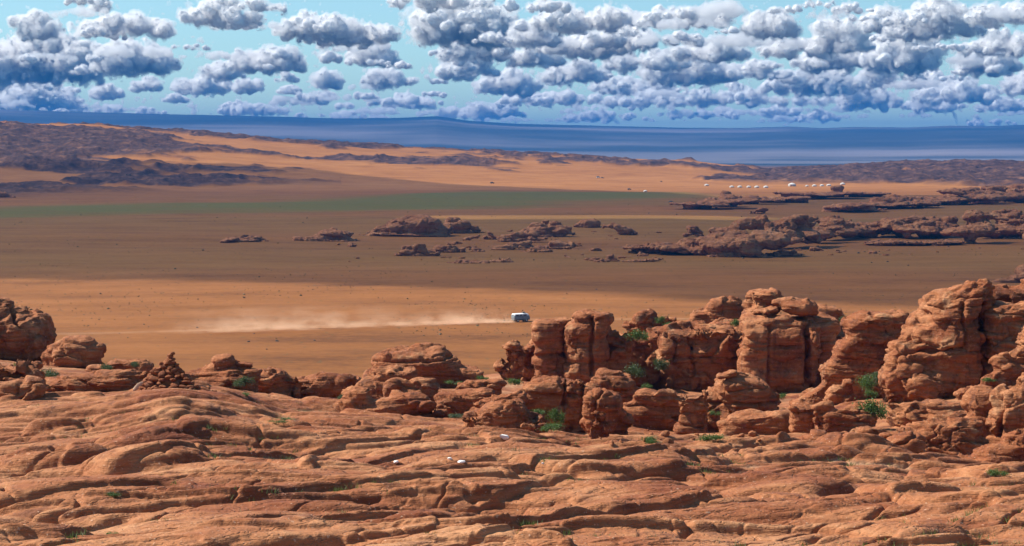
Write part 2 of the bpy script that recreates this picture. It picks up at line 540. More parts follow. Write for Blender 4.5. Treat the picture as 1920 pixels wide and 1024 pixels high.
def build_bedrock():
    R = np.concatenate([np.geomspace(1.0, 33, 30)[:-1], np.geomspace(33, 125, 2000)[:-1], np.geomspace(125, 350, 230)])
    azin = np.linspace(math.radians(-19.5), math.radians(19.5), 1450)
    azout = np.linspace(math.radians(19.5), math.radians(360 - 19.5), 90)[1:-1]
    A = np.concatenate([azin, azout])
    nin = len(azin)
    RR, AA = np.meshgrid(R, A, indexing='ij')
    x, y = RR * np.sin(AA), RR * np.cos(AA)
    ang = (AA + math.pi) % (2 * math.pi) - math.pi
    px = 960 + FPX * np.tan(np.clip(ang, -0.6, 0.6))
    base = base_height(px, RR)
    base = base + 0.14 * fbm(x / 7, y / 5, octv=3) * sstep(8, 30, RR) - 0.10 * sstep(76, 92, RR)
    base0 = base.copy()
    h = base - 0.02
    wx = x + 0.12 * fbm(x / 1.6, y / 1.2, octv=3)
    wy = y + 0.12 * fbm(x / 1.6 + 31, y / 1.2, octv=3)
    # exfoliation sheets: long low plates with rounded edges lying over one another
    ca, sa = np.cos(math.radians(34)), np.sin(math.radians(34))
    su = x * ca + y * sa
    sv = -x * sa + y * ca + 1.2 * fbm(x / 9, y / 9, octv=2)
    front = 0.46 * (1 - 0.6 * sstep(70, 88, RR))
    calm = 0.35 + 0.65 * sstep(-0.25, 0.35, fbm(x / 9 + 40, y / 7, octv=2))
    for i, (lu, lv, tt, ww, an) in enumerate(((15, 3.8, .52, .09, 30), (12, 3.0, .46, .08, 52), (10, 2.4, .42, .08, 18), (8, 1.9, .34, .09, 40), (6.5, 1.5, .26, .10, 8), (5, 1.1, .17, .12, 34), (3.4, .7, .09, .16, 46))):
        c_, s_ = math.cos(math.radians(an)), math.sin(math.radians(an))
        pu, pv = x * c_ + y * s_, -x * s_ + y * c_ + 0.5 * fbm(x / 7 + i, y / 7, octv=2)
        nz = fbm(pu / lu + 13.1 * i, pv / lv + 7.7 * i, octv=2, gain=0.30)
        uu = np.clip((nz - 0.04) / ww, 0, 1)
        base = base + front * (calm if i > 2 else 1.0) * tt * (np.sqrt(1 - (1 - uu) ** 2) - 0.5)
    for i, (lu, lv, dp) in enumerate(((6, 1.6, .20), (3.5, .9, .12), (2.2, .55, .07))):
        nz = fbm(su / lu + 91.1 * i, sv / lv + 37.7 * i, octv=2, gain=0.35)
        base = base - front * dp * np.exp(-(nz / 0.035) ** 2) * sstep(-0.2, 0.3, fbm(x / 5 + 3 * i, y / 4, octv=2))
    h = base - 0.02
    lnR = np.log(R)
    rng = random.Random(5)
    slabs = []

    def add(n, d0, d1, l0, l1, asp, t0, t1, p0=-320, p1=2240, tilt=(0.05, 0.20), angm=32):
        for _ in range(n):
            D = math.exp(rng.uniform(math.log(d0), math.log(d1)))
            P = rng.uniform(p0, p1)
            L = rng.uniform(l0, l1)
            slabs.append((P, D, L, L * rng.uniform(*asp), rng.uniform(t0, t1), math.radians(rng.gauss(angm, 20)), rng.uniform(*tilt)))
    add(110, 36, 78, 2.0, 5.5, (0.28, 0.48), 0.20, 0.44, angm=30)
    add(150, 33, 74, 0.9, 2.4, (0.25, 0.5), 0.10, 0.24, angm=30)
    add(60, 70, 125, 1.6, 4.0, (0.3, 0.6), 0.15, 0.40, angm=12)
    add(260, 70, 150, 0.5, 1.6, (0.35, 0.7), 0.08, 0.28, angm=10)
    # named big lenses of the photograph: px, D, half length, half width, thickness, plan angle, tilt
    slabs += [
        (270, 90, 5.6, 3.2, 0.35, 0.10, 0.04), (160, 86, 4.6, 2.4, 0.4, 0.25, 0.08), (310, 78, 2.8, 1.6, 0.40, 0.2, 0.12),
        (270, 60, 2.1, 1.5, 0.55, 0.5, 0.12), (90, 62, 1.9, 1.3, 0.6, 0.3, 0.14), (470, 66, 2.9, 1.3, 0.40, 0.4, 0.1),
        (740, 48, 2.9, 1.1, 0.42, 0.35, 0.16), (1060, 55, 1.9, 1.2, 0.42, -0.35, 0.14), (1280, 57, 2.3, 1.5, 0.40, -0.25, 0.12),
        (1400, 54, 2.3, 1.1, 0.34, 0.2, 0.12), (1230, 50, 1.9, 0.9, 0.34, 0.35, 0.14), (900, 44, 1.9, 0.9, 0.34, 0.45, 0.14),
        (560, 46, 2.4, 1.1, 0.36, 0.35, 0.15), (520, 56, 2.6, 1.2, 0.34, 0.3, 0.12), (250, 45, 2.0, 0.9, 0.3, 0.3, 0.15),
        (980, 64, 2.4, 1.2, 0.45, 0.4, 0.12), (1120, 66, 1.6, 0.9, 0.32, 0.1, 0.15), (1640, 47, 2.4, 1.2, 0.32, 0.5, 0.12),
        (1640, 72, 2.4, 1.6, 1.1, -0.15, 0.10), (1500, 68, 2.6, 1.6, 0.7, 0.1, 0.06),
    ]
    hin = h[:, :nin]
    wxi, wyi = wx[:, :nin], wy[:, :nin]
    bx = base[:, :nin]
    for (P, D, a, b, t, th, tilt) in slabs:
        ph = math.atan((P - 960) / FPX)
        cx, cy = D * math.sin(ph), D * math.cos(ph)
        ext = max(a, b) + 0.6
        i0, i1 = np.searchsorted(R, D - ext), np.searchsorted(R, D + ext)
        da = ext / D
        j0, j1 = np.searchsorted(azin, ph - da), np.searchsorted(azin, ph + da)
        if i1 <= i0 or j1 <= j0:
            continue
        sl_ = (slice(i0, i1), slice(j0, j1))
        dx, dy = wxi[sl_] - cx, wyi[sl_] - cy
        u = dx * math.cos(th) + dy * math.sin(th)
        v = -dx * math.sin(th) + dy * math.cos(th)
        q = (np.abs(u / a) ** 2.3 + np.abs(v / b) ** 2.3) ** (1 / 2.3)
        dome = t * np.sqrt(np.clip(1 - q ** 2.6, 0, 1))
        top = bx[sl_] + dome + tilt * (-v) * (0.5 + 0.5 * dome / t) - 0.10 * t
        top = np.where(q < 1, top, -1e3)
        hin[sl_] = np.maximum(hin[sl_], top)
    h[:, :nin] = hin
    ex = h - base0 + 0.35
    # fine sheeting: thin steps that follow gently dipping layers
    dist = sstep(10, 34, RR)
    for (lu, lv, dp, wd, sd) in ((4.8, 1.7, .15, .03, 3), (2.4, .9, .06, .03, 8)):
        wq = 0.35 * fbm(x / 2.5 + sd, y / 2.5, octv=2)
        f1, f2, _, _ = worley(su / lu + wq, sv / lv + wq, 0 * x + 0.5, sd, True)
        h = h - dp * groove(f2 - f1, wd) * sstep(-0.05, 0.35, fbm(x / 6 + sd, y / 5, octv=2)) * dist
    for sp, k in ((0.09, 0.30),):
        s = (h + 0.05 * x - 0.03 * y + 0.25 * fbm(su / 5, sv / 2.2, octv=3)) / sp
        f = s - np.floor(s)
        g = np.clip((f - 0.62) / 0.38, 0, 1) ** 1.3
        msk = sstep(-0.35, 0.15, fbm(x / 1.7 + 50, y / 1.1, octv=2)) * k
        h = h + sp * (g - f) * msk * dist
    h = h + (0.022 * fbm(su / 1.6, sv / 0.4, octv=2) + 0.010 * fbm(x / 0.14, y / 0.14, octv=2)) * dist
    for _ in range(2):                      # soften the sampling along and across the steps
        hh = h.copy()
        hh[:, 1:-1] = 0.25 * h[:, :-2] + 0.5 * h[:, 1:-1] + 0.25 * h[:, 2:]
        h = hh.copy()
        h[1:-1] = 0.25 * hh[:-2] + 0.5 * hh[1:-1] + 0.25 * hh[2:]
    vis = (RR > 36) & (RR < 120)
    q0, q1 = np.percentile(ex[vis][::37], (7, 24))
    dirt = (1 - sstep(q0, q1, ex)) * sstep(-0.25, 0.25, fbm(x / 4.5, y / 3.0, octv=3) + 0.25 * sstep(70, 90, RR))
    me = npmesh('bedrock', np.stack([x, y, h], -1).reshape(-1, 3), gridfaces(len(R), len(A), True))
    attr(me, 'dirt', dirt)
    o = structure(link('rocky_ground', me, M_BED))
    return R, azin, h[:, :nin]


BED_R, BED_AZ, BED_H = build_bedrock()


def bed_z(x, y):
    r, a = math.hypot(x, y), math.atan2(x, y)
    i = min(max(int(np.searchsorted(BED_R, r)), 1), len(BED_R) - 1)
    j = min(max(int(np.searchsorted(BED_AZ, a)), 1), len(BED_AZ) - 1)
    return float(BED_H[i, j])


def bed_hit(px, py, d0=34.0, d1=240.0):
    """First point where the line of sight through a photo pixel meets the bedrock."""
    D = d0
    while D < d1:
        p = at(px, py, D)
        if bed_z(p.x, p.y) >= p.z:
            return p
        D *= 1.004
    return at(px, py, d1)


_g = np.empty(len(bpy.data.objects['ground'].data.vertices) * 3, np.float32)
bpy.data.objects['ground'].data.vertices.foreach_get('co', _g)
_g = _g.reshape(-1, 3)
_nc = len(AZ)
_gR = np.hypot(_g[::_nc, 0], _g[::_nc, 1])
_gZ = _g[:, 2].reshape(-1, _nc)


def gz(x, y):
    r, a = math.hypot(x, y), math.atan2(x, y)
    i = min(int(np.searchsorted(_gR, r)), len(_gR) - 1)
    j = min(int(np.searchsorted(AZ_IN, a)), len(AZ_IN) - 1)
    return float(_gZ[i, j])


# ------------------------------------------------------------------ rocks: blended masses, then layers, joints and pitting cut in
def ico(sub):
    bm = bmesh.new()
    bmesh.ops.create_icosphere(bm, subdivisions=sub, radius=1.0)
    v = np.array([q.co[:] for q in bm.verts], np.float32)
    f = np.array([[q.index for q in fc.verts] for fc in bm.faces], np.int32)
    bm.free()
    return v, f


ICO_V, ICO_F = ico(4)
ICO_S = ico(3)


def blob(c, r, n=2.6, rot=(0, 0, 0), src=None):
    v, f = src or (ICO_V, ICO_F)
    s = (np.abs(v) ** n).sum(1) ** (-1.0 / n)
    p = v * s[:, None] * np.array(r)
    R = np.array(Matrix.Rotation(rot[2], 3, 'Z') @ Matrix.Rotation(rot[1], 3, 'Y') @ Matrix.Rotation(rot[0], 3, 'X'))
    return p @ R.T + np.array(c), f


def remesh(parts, voxel):
    off, V, F = 0, [], []
    for v, f in parts:
        V.append(v)
        F.append(f + off)
        off += len(v)
    me = npmesh('tmp', np.concatenate(V), np.concatenate(F))
    o = bpy.data.objects.new('tmp', me)
    C.objects.link(o)
    md = o.modifiers.new('r', 'REMESH')
    md.mode = 'VOXEL'
    md.voxel_size = voxel
    md.use_smooth_shade = True
    dg = bpy.context.evaluated_depsgraph_get()
    r = bpy.data.meshes.new_from_object(o.evaluated_get(dg))
    bpy.data.objects.remove(o)
    bpy.data.meshes.remove(me)
    return r


def normals(me):
    n = np.empty(len(me.vertices) * 3, np.float32)
    me.vertex_normals.foreach_get('vector', n)
    return n.reshape(-1, 3)


def coords(me):
    c = np.empty(len(me.vertices) * 3, np.float32)
    me.vertices.foreach_get('co', c)
    return c.reshape(-1, 3)


def carve(me, seed, size, sp=0.9, strata=0.16, joints=0.25, dip=(0.05, 0.03), cracks=(), jsp=2.6, rough=1.0):
    """size: overall scale of the rock in metres (1 = a metre-size detail)."""
    p = coords(me)
    o = seed * 13.7
    n = normals(me)
    x, y, z = p.T
    big = fbm(x / (2.6 * size) + o, y / (2.6 * size), z / (2.0 * size), octv=3)
    p = p + n * (0.30 * size * big - 0.11 * size)[:, None]
    me.vertices.foreach_set('co', np.ascontiguousarray(p, np.float32).ravel())
    me.update()
    n = normals(me)
    x, y, z = p.T
    steep = 1 - np.abs(n[:, 2])
    # horizontal sheeting, each sheet standing a little in or out
    warp = 0.75 * fbm(x / (4.0 * size) + o, y / (4.0 * size), z / (4.0 * size), octv=3)
    s = (z + dip[0] * x + dip[1] * y) / sp + warp + o
    s = s + 0.30 * np.sin(s * 1.9) + 0.22 * np.sin(s * 0.83 + 2)
    k = np.floor(s)
    f = s - k
    g = groove(np.minimum(f, 1 - f), 0.06)
    gm = sstep(-0.30, 0.30, fbm(x / (2.2 * size), y / (2.2 * size) + o, k * 3.3, octv=2))
    ki = k.astype(np.int64)
    offs = _h(ki, ki * 0 + seed, ki * 0) * sstep(0.0, 0.25, f) * sstep(1.0, 0.75, f)
    d = -strata * sp * g * (0.25 + 0.95 * gm) + 0.30 * strata * sp * offs
    pil = (1 - (2 * f - 1) ** 2)
    d = d + 0.18 * strata * sp * (pil - 0.6)
    s2 = s * 3.1 + 0.8 * fbm(x / (1.2 * size), y / (1.2 * size), z / (1.2 * size) + o, octv=2)
    f2 = s2 - np.floor(s2)
    g2 = groove(np.minimum(f2, 1 - f2), 0.12) * sstep(0.0, 0.5, fbm(x / (1.6 * size) + 9, y / (1.6 * size), z / (0.8 * size) + o, octv=2))
    d = d - 0.30 * strata * sp * g2
    # irregular joint blocks, each a little in or out, with open joints between some of them
    wq = 0.30 * fbm(x / (1.5 * size) + o, y / (1.5 * size), z / (1.5 * size), octv=2)
    c_, s_ = math.cos(seed * 0.7), math.sin(seed * 0.7)
    f1, f2, cid, til = worley((x * c_ + y * s_) / jsp + wq, (-x * s_ + y * c_) / jsp + wq, z / (1.5 * sp) + 0.7 * wq + 0.4 * warp, seed)
    mj = sstep(-0.15, 0.35, fbm(x / (4 * size) + 5, y / (4 * size) + o, z / (2.5 * size), octv=2))
    d = d - joints * 0.9 * groove(f2 - f1, 0.06) * mj * sstep(0.05, 0.4, steep) + joints * (0.75 * cid + 1.1 * til) * sstep(0.0, 0.08, f2 - f1)
    f1, f2, cid, til = worley((x * c_ + y * s_) / (0.42 * jsp) + 1.5 * wq, (-x * s_ + y * c_) / (0.42 * jsp), z / (0.5 * sp) + wq + warp, seed + 3)
    mj = sstep(0.0, 0.4, fbm(x / (2 * size) + 15, y / (2 * size) + o, z / (1.5 * size), octv=2))
    d = d + mj * joints * ((0.30 * cid + 0.5 * til) * sstep(0.0, 0.15, f2 - f1) - 0.22 * groove(f2 - f1, 0.07))
    # cracks traced as upright planes: (x0, z0, x1, z1, width, depth) in world x/z
    for (x0, z0, x1, z1, wd, dp) in cracks:
        t = np.clip((z - z0) / (z1 - z0 + 1e-6), -0.05, 1.05)
        inside = ((z - z0) * (z - z1) <= 0).astype(np.float32) if abs(z1 - z0) > abs(x1 - x0) * 0.5 else ((x - x0) * (x - x1) <= 0).astype(np.float32)
        if abs(z1 - z0) > abs(x1 - x0) * 0.5:
            dd = x - (x0 + t * (x1 - x0)) + 0.10 * size * fbm(x / 0.9, y / 0.9, z / 0.9 + o, octv=2)
        else:
            t = np.clip((x - x0) / (x1 - x0 + 1e-6), 0, 1)
            dd = z - (z0 + t * (z1 - z0)) + 0.10 * size * fbm(x / 0.9, y / 0.9, z / 0.9 + o, octv=2)
        d = d - dp * np.exp(-(dd / wd) ** 2) * inside * sstep(0.3, -0.2, n[:, 1])
    d = d + rough * size * (0.060 * fbm(x / (0.75 * size), y / (0.75 * size), z / (0.45 * size) + o, octv=5, gain=0.62))
    p = p + n * d[:, None]
    me.vertices.foreach_set('co', np.ascontiguousarray(p, np.float32).ravel())
    me.polygons.foreach_set('use_smooth', np.full(len(me.polygons), True))
    me.update()
    return me


def islands(me):
    """Connected pieces: a piece number per vertex."""
    n = len(me.vertices)
    e = np.empty(len(me.edges) * 2, np.int32)
    me.edges.foreach_get('vertices', e)
    e = e.reshape(-1, 2)
    lab = np.arange(n)
    while True:
        m = np.minimum(lab[e[:, 0]], lab[e[:, 1]])
        new = lab.copy()
        np.minimum.at(new, e[:, 0], m)
        np.minimum.at(new, e[:, 1], m)
        new = new[new]
        new = new[new]
        if (new == lab).all():
            return lab
        lab = new


def pieces(me):
    lab = islands(me)
    ids, cnt = np.unique(lab, return_counts=True)
    if len(ids) == 1:
        return [me]
    p = coords(me)
    f = np.empty(len(me.polygons) * 4, np.int32)
    me.polygons.foreach_get('vertices', f)
    f = f.reshape(-1, 4)
    out = []
    for i in np.argsort(-cnt):
        if cnt[i] < max(60, 0.02 * cnt.max()):
            continue
        v = np.flatnonzero(lab == ids[i])
        mp = np.full(len(p), -1)
        mp[v] = np.arange(len(v))
        ff = f[lab[f[:, 0]] == ids[i]]
        out.append(npmesh('rock', p[v], mp[ff]))
    return out


ROCK_ID = [0]


def rock(name, label, D, blobs, voxel=None, sp=0.75, strata=0.17, joints=0.22, dip=(0.06, 0.02), cracks=(), cat='rock', group=None, size=1.0, mat=None, jsp=2.4, rough=1.0, sink=0.0):
    """blobs: (px, py, rx, ry[, tilt degrees, depth in px, distance offset m, squareness])"""
    ROCK_ID[0] += 1
    seed = ROCK_ID[0]
    k = D / FPX
    foot = not any(q in label for q in ('perched', 'balanced', 'capstone', 'skyline', 'tops the', 'on top of'))
    rng = random.Random(seed * 3 + 1)
    parts = []
    for b in blobs:
        px, py, rx, ry = b[:4]
        tilt = b[4] if len(b) > 4 else 0.0
        dep = b[5] if len(b) > 5 and b[5] else 0.8 * max(rx, ry) if max(rx, ry) < 3 * min(rx, ry) else 0.5 * max(rx, ry)
        if len(b) > 5 and b[5]:
            dep = b[5]
        off = b[6] if len(b) > 6 else 0.0
        sq = b[7] if len(b) > 7 else 2.8
        c = at(px, py, D + off)
        parts.append(blob(c, (rx * k, dep * k, ry * k), sq, (0, math.radians(-tilt) * -1, rng.uniform(-0.12, 0.12))))
    if foot and D < 200:
        for b in blobs:
            off = b[6] if len(b) > 6 else 0.0
            c = at(b[0], b[1] + b[3], D + off)
            zb = bed_z(c.x, c.y)
            if 0.0 < c.z - zb + 0.5 < 4.0:
                hz = (c.z - zb + 0.7) / 2 + b[3] * k * .5
                dep = b[5] if len(b) > 5 and b[5] else 0.7 * max(b[2], b[3])
                parts.append(blob((c.x, c.y, zb - 0.4 + hz), (b[2] * k * .92, dep * k * .9, hz), 3.0))
    me = remesh(parts, voxel or max(0.055, D * 0.00062))
    cr = []
    for (x0, y0, x1, y1, wd, dp) in cracks:
        a, b2 = at(x0, y0, D), at(x1, y1, D)
        cr.append((a.x, a.z, b2.x, b2.z, wd, dp))
    carve(me, seed, size, sp, strata, joints, dip, cr, jsp, rough)
    first = None
    for n_, part in enumerate(pieces(me)):
        # origin at the foot of the rock
        p = coords(part)
        lo = Vector(((p[:, 0].min() + p[:, 0].max()) / 2, (p[:, 1].min() + p[:, 1].max()) / 2, p[:, 2].min()))
        part.vertices.foreach_set('co', np.ascontiguousarray(p - np.array(lo), np.float32).ravel())
        part.update()
        o = link(name if n_ == 0 else 'loose_boulder', part, mat or M_ROCK)
        o.location = lo - Vector((0, 0, sink))
        if n_ == 0:
            tag(o, label, cat, group)
            first = o
        elif D < 300:
            tag(o, 'lone boulder lying apart beside the layered rocks', 'rock', 'lone boulders beside the layered rocks')
        else:
            tag(o, 'small dark boulder lying near the outcrops on the shaded plain', 'boulder', GL)
    return first


GL = 'small boulders near the outcrops on the plain'
GB = 'granite blocks of the cliff band in the middle'
GD = 'layered granite domes of the foreground'
# ---- left edge
rock('rock_dome', 'big dark rounded granite outcrop cut by the left edge of the photo', 132, [(0, 618, 100, 48, 8), (-10, 582, 62, 20, 12), (60, 630, 46, 30, 20), (-60, 620, 100, 70)], sp=0.9, group=GD, cracks=[(22, 570, 60, 612, .12, .5)])
rock('boulder', 'smooth pale tan round boulder right of the big outcrop at the left edge', 118, [(112, 658, 36, 18, -16), (100, 666, 28, 15)], strata=0.10, group=GD)
rock('boulder', 'brown layered boulder touching the right side of the pale tan boulder at left', 116, [(155, 656, 38, 20, 12), (172, 662, 26, 22), (140, 668, 40, 16)], sp=0.5, group=GD)
rock('boulder', 'blocky jointed boulder above a pale grey slab at the far left', 96, [(22, 702, 34, 24, 0, 30, 0, 5), (55, 704, 18, 22, 5, 24, 0, 5), (-20, 700, 40, 28)], joints=0.4, jsp=1.1, group=GD)
rock('rock_ledge', 'pale grey rounded slab under the blocky boulder at the far left', 93, [(20, 735, 60, 20, -6), (60, 728, 24, 16)], strata=0.10, group=GD)
rock('rock_ledge', 'low brown rock with shrubs, left of the stone cairn and behind it', 112, [(222, 684, 36, 13), (262, 688, 24, 13, 10), (190, 694, 30, 12)], sp=0.5, group=GD)
rock('rock_ledge', 'broad flat layered shelf left of the cairn foot', 99, [(190, 708, 90, 16, -3), (120, 716, 70, 12, -5)], sp=0.35, strata=.25, group=GD)
# ---- right of the cairn
rock('boulder', 'square tilted boulder perched on a ledge right of the cairn', 108, [(416, 679, 22, 14, -12, 18, 0, 5)], strata=0.08, joints=0.05, group=GD)
rock('boulder', 'small dark flat boulder right beside the square tilted boulder', 108.5, [(452, 686, 24, 9, 6, 16, 0, 4)], strata=0.10, group=GD)
rock('rock_ledge', 'layered ledge carrying the square tilted boulder right of the cairn', 108, [(425, 708, 66, 18, 3), (380, 704, 40, 12), (462, 712, 30, 18)], sp=0.45, strata=.22, group=GD)
rock('boulder', 'pale rounded rock with slanting grooves right of the dark green bush', 112, [(508, 710, 40, 20, -6), (482, 714, 18, 18), (540, 714, 26, 16)], dip=(0.35, 0), sp=0.6, group=GD)
rock('boulder', 'overlapping reddish whaleback rocks left of the dark round hummock', 114, [(596, 722, 50, 24, -14), (640, 722, 44, 24, -10), (560, 732, 36, 20, -10), (618, 704, 40, 9, -4)], sp=0.6, strata=.22, group=GD)
rock('rock_dome', 'dark red rough hummock standing alone before the sand plain', 134, [(778, 688, 84, 33, 0), (740, 696, 60, 22, -14), (838, 678, 30, 20, 14), (865, 700, 44, 17, 22), (800, 662, 44, 12)], sp=0.55, strata=.26, joints=.14, group=GD, cracks=[(700, 672, 850, 668, .1, .3)])
rock('boulder', 'slanting smooth tongue of rock under the dark red hummock', 110, [(715, 708, 56, 14, -16), (676, 728, 44, 14, -14), (740, 700, 40, 14, -4)], strata=.12, group=GD)
rock('boulder', 'round-shouldered block at the right end of the slanting tongue of rock', 108, [(798, 728, 38, 22, 8), (752, 734, 34, 26), (780, 746, 50, 18)], strata=.10, joints=.3, group=GD)
rock('rock_ledge', 'bulging layered apron below the round-shouldered block', 103, [(740, 760, 74, 22, -4), (690, 772, 50, 18, -16), (668, 748, 34, 28, -24), (812, 778, 32, 12)], sp=0.5, strata=.2, group=GD)
rock('boulder', 'flat-topped oval boulder below the gap of pale sand', 112, [(916, 722, 34, 14, 2), (890, 724, 26, 14), (870, 726, 20, 10)], strata=.12, group=GD)
rock('rock_ledge', 'low ledge between the round-shouldered block and the oval boulder', 106, [(870, 746, 60, 15, -2), (850, 764, 50, 16, -6), (815, 778, 28, 14)], sp=0.45, strata=.2, group=GD)
rock('boulder', 'long reddish boulder slanting up to the right beneath the oval boulder', 101, [(920, 752, 46, 15, -16), (966, 744, 22, 14), (895, 766, 22, 12, -10)], strata=.1, group=GD)
rock('rock_dome', 'grey-brown layered whaleback left of the bright green bush pair', 93, [(925, 785, 66, 26, -4), (975, 790, 46, 22, 12), (880, 800, 60, 14, -10)], sp=0.42, strata=.24, group=GD)
rock('boulder', 'small low boulder tucked against the right foot of the grey-brown whaleback', 88, [(990, 800, 24, 13, 6)], strata=.1, group=GD)
# ---- jointed knob in the middle foreground
rock('rounded_rock', 'smooth upright rock knob split by a vertical joint in the middle', 103, [(1030, 742, 48, 32, -8, 40, 0, 3.4), (1055, 765, 40, 34, 0, 40, 0, 4), (1000, 752, 40, 20, -10)], strata=.10, group=GD, cracks=[(1062, 708, 1052, 790, .09, .45)])
rock('rounded_rock', 'stacked narrow column right of the smooth split knob', 102.5, [(1078, 720, 18, 12, 0, 20, 0, 4), (1076, 745, 20, 22, 0, 24, 0, 4), (1104, 732, 22, 13, 4, 26), (1106, 762, 26, 30, 0, 30, 0, 4)], sp=0.55, strata=.2, group=GD, cracks=[(1090, 720, 1088, 800, .08, .4)])
rock('rock_bluff', 'dark fluted low wall below the stacked column', 100, [(1130, 770, 38, 36, 6, 36, 0, 4), (1150, 790, 34, 24)], joints=.22, jsp=1.3, strata=.1, group=GD)
rock('boulder', 'little pitted red pinnacle of stones before the fluted wall', 93, [(1120, 790, 12, 20, 0, 12), (1136, 796, 12, 12), (1114, 775, 7, 9), (1130, 778, 9, 7), (1110, 804, 12, 10)], sp=0.4, strata=.3, rough=1.2, joints=.12, group=GD)
rock('rock_dome', 'cream-topped layered dome in front of the cliff shadow', 113, [(1152, 720, 42, 32, 0, 40), (1160, 704, 30, 14), (1185, 735, 32, 20, 14), (1130, 742, 30, 18)], sp=0.40, strata=.24, group=GD)
rock('rock_ledge', 'rubble ledge of low rounded stones right of the cream-topped dome', 108, [(1225, 745, 44, 16, 4), (1262, 752, 32, 18, 18), (1205, 760, 40, 12), (1250, 770, 40, 12)], sp=0.4, strata=.26, group=GD)
# ---- the cliff band
rock('boulder_heap', 'heap of broken boulders at the left foot of the cliff', 152, [(962, 666, 20, 26, -10), (985, 668, 14, 30, 24), (944, 684, 12, 12), (1002, 690, 20, 16), (968, 692, 18, 10), (1020, 700, 26, 10, -20), (996, 655, 16, 12, -30)], sp=0.6, strata=.2, joints=.4, jsp=1.2, rough=2, group=GB)
rock('cliff_block', 'leftmost tall cliff block with an overhanging rounded cap', 148, [(1030, 620, 36, 28, -4, 50, 0, 3.2), (1034, 660, 30, 46, 0, 44, 0, 4), (1046, 690, 34, 34, 0, 44, 0, 4), (1040, 606, 40, 14, -10)], strata=.09, joints=.15, group=GB, cracks=[(1000, 664, 1062, 660, .12, .35)])
rock('cliff_block', 'tall cliff block with a beak-like left nose and flat top', 147, [(1100, 616, 48, 26, -8, 60, 0, 3.2), (1112, 596, 44, 16, 0, 50, 0, 3.2), (1078, 632, 28, 22, 20), (1095, 655, 40, 44, 0, 50, 0, 4), (1090, 690, 40, 26, 0, 50, 0, 4)], strata=.09, joints=.15, group=GB, cracks=[(1108, 590, 1106, 700, .13, .6), (1050, 676, 1140, 676, .1, .3)])
rock('cliff_block', 'blocky cracked cliff face right of the beak-nosed block', 148, [(1140, 640, 28, 22, 0, 36, 0, 5), (1130, 670, 34, 24, 0, 36, 0, 5), (1160, 664, 24, 40, 0, 36, 0, 4.5), (1115, 695, 36, 24)], joints=.4, jsp=1.6, strata=.16, group=GB, cracks=[(1106, 634, 1170, 638, .12, .4), (1106, 648, 1168, 650, .1, .35)])
rock('cliff_block', 'fluted shaded cliff wall below the bush on the ledge', 151, [(1195, 668, 30, 40, 0, 40, 0, 4.5), (1228, 662, 26, 46, 0, 40, 0, 4), (1180, 690, 30, 24)], joints=.45, jsp=1.3, strata=.10, group=GB)
rock('boulder', 'rough dark knob on the skyline above the bush on the ledge', 160, [(1210, 606, 28, 22, 0, 30), (1190, 618, 20, 22), (1225, 616, 20, 16)], strata=.2, joints=.3, rough=1.8, group=GB)
rock('boulder', 'low dark boulder right of the rough dark knob on the skyline', 160, [(1258, 606, 24, 13), (1240, 612, 24, 12), (1276, 612, 18, 10)], strata=.2, joints=.3, group=GB)
rock('cliff_block', 'long banded cliff wall between the fluted wall and the great square block', 150, [(1270, 656, 40, 46, 0, 60, 0, 4), (1330, 652, 54, 38, 0, 60, 0, 4), (1310, 690, 70, 32, 0, 60, 0, 4), (1320, 622, 60, 14, -3, 60), (1362, 660, 34, 40, 0, 50, 0, 4)], sp=1.1, strata=.16, joints=.3, group=GB, cracks=[(1240, 666, 1384, 664, .14, .5), (1290, 625, 1294, 700, .1, .4)])
rock('boulder', 'rounded cream-brown rock on the skyline left of the tall fin', 163, [(1358, 586, 38, 30, -4, 40), (1325, 600, 34, 22, -12), (1378, 580, 24, 24), (1300, 612, 30, 12)], sp=0.7, strata=.22, group=GB)
rock('rock_fin', 'tall leaning pale fin that tops the great square block', 152, [(1432, 556, 32, 14, 6, 36), (1422, 574, 18, 28, 14, 30), (1408, 592, 18, 26, 20, 30), (1450, 566, 24, 14, 14)], sp=0.45, strata=.2, group=GB)
rock('boulder', 'small rounded capstone left on the great square block', 146, [(1438, 582, 28, 12, -6, 30), (1425, 586, 18, 11)], strata=.1, group=GB)
rock('boulder', 'large wedge-shaped capstone right on the great square block', 146, [(1490, 574, 34, 14, 4, 34), (1510, 576, 26, 12, 10), (1466, 564, 24, 9, -6)], strata=.1, joints=.1, group=GB)
rock('cliff_block', 'great square dark cliff block with a deep vertical cleft', 146, [(1420, 612, 38, 24, -4, 50, 0, 3.4), (1450, 602, 44, 18, 0, 50), (1425, 665, 40, 62, 0, 60, 0, 4.5), (1480, 660, 50, 68, 0, 60, 0, 4.5), (1500, 610, 40, 22, 8, 50), (1460, 715, 60, 20)], sp=1.5, strata=.12, joints=.16, group=GB, cracks=[(1436, 605, 1432, 720, .12, .35), (1384, 647, 1512, 645, .13, .35), (1506, 600, 1508, 720, .22, 1.1)])
rock('cliff_block', 'rounded stacked pillar right of the deep cleft', 147, [(1538, 612, 34, 24, 4, 44), (1536, 650, 30, 36, 0, 44, 0, 3.6), (1532, 690, 34, 34, 0, 44, 0, 3.6)], sp=0.95, strata=.2, joints=.1, group=GB)
rock('boulder', 'flat layered rock on the skyline behind the stacked pillar', 158, [(1550, 584, 32, 14, 3), (1530, 580, 24, 10), (1570, 594, 20, 14, 20)], sp=0.45, strata=.22, group=GB)
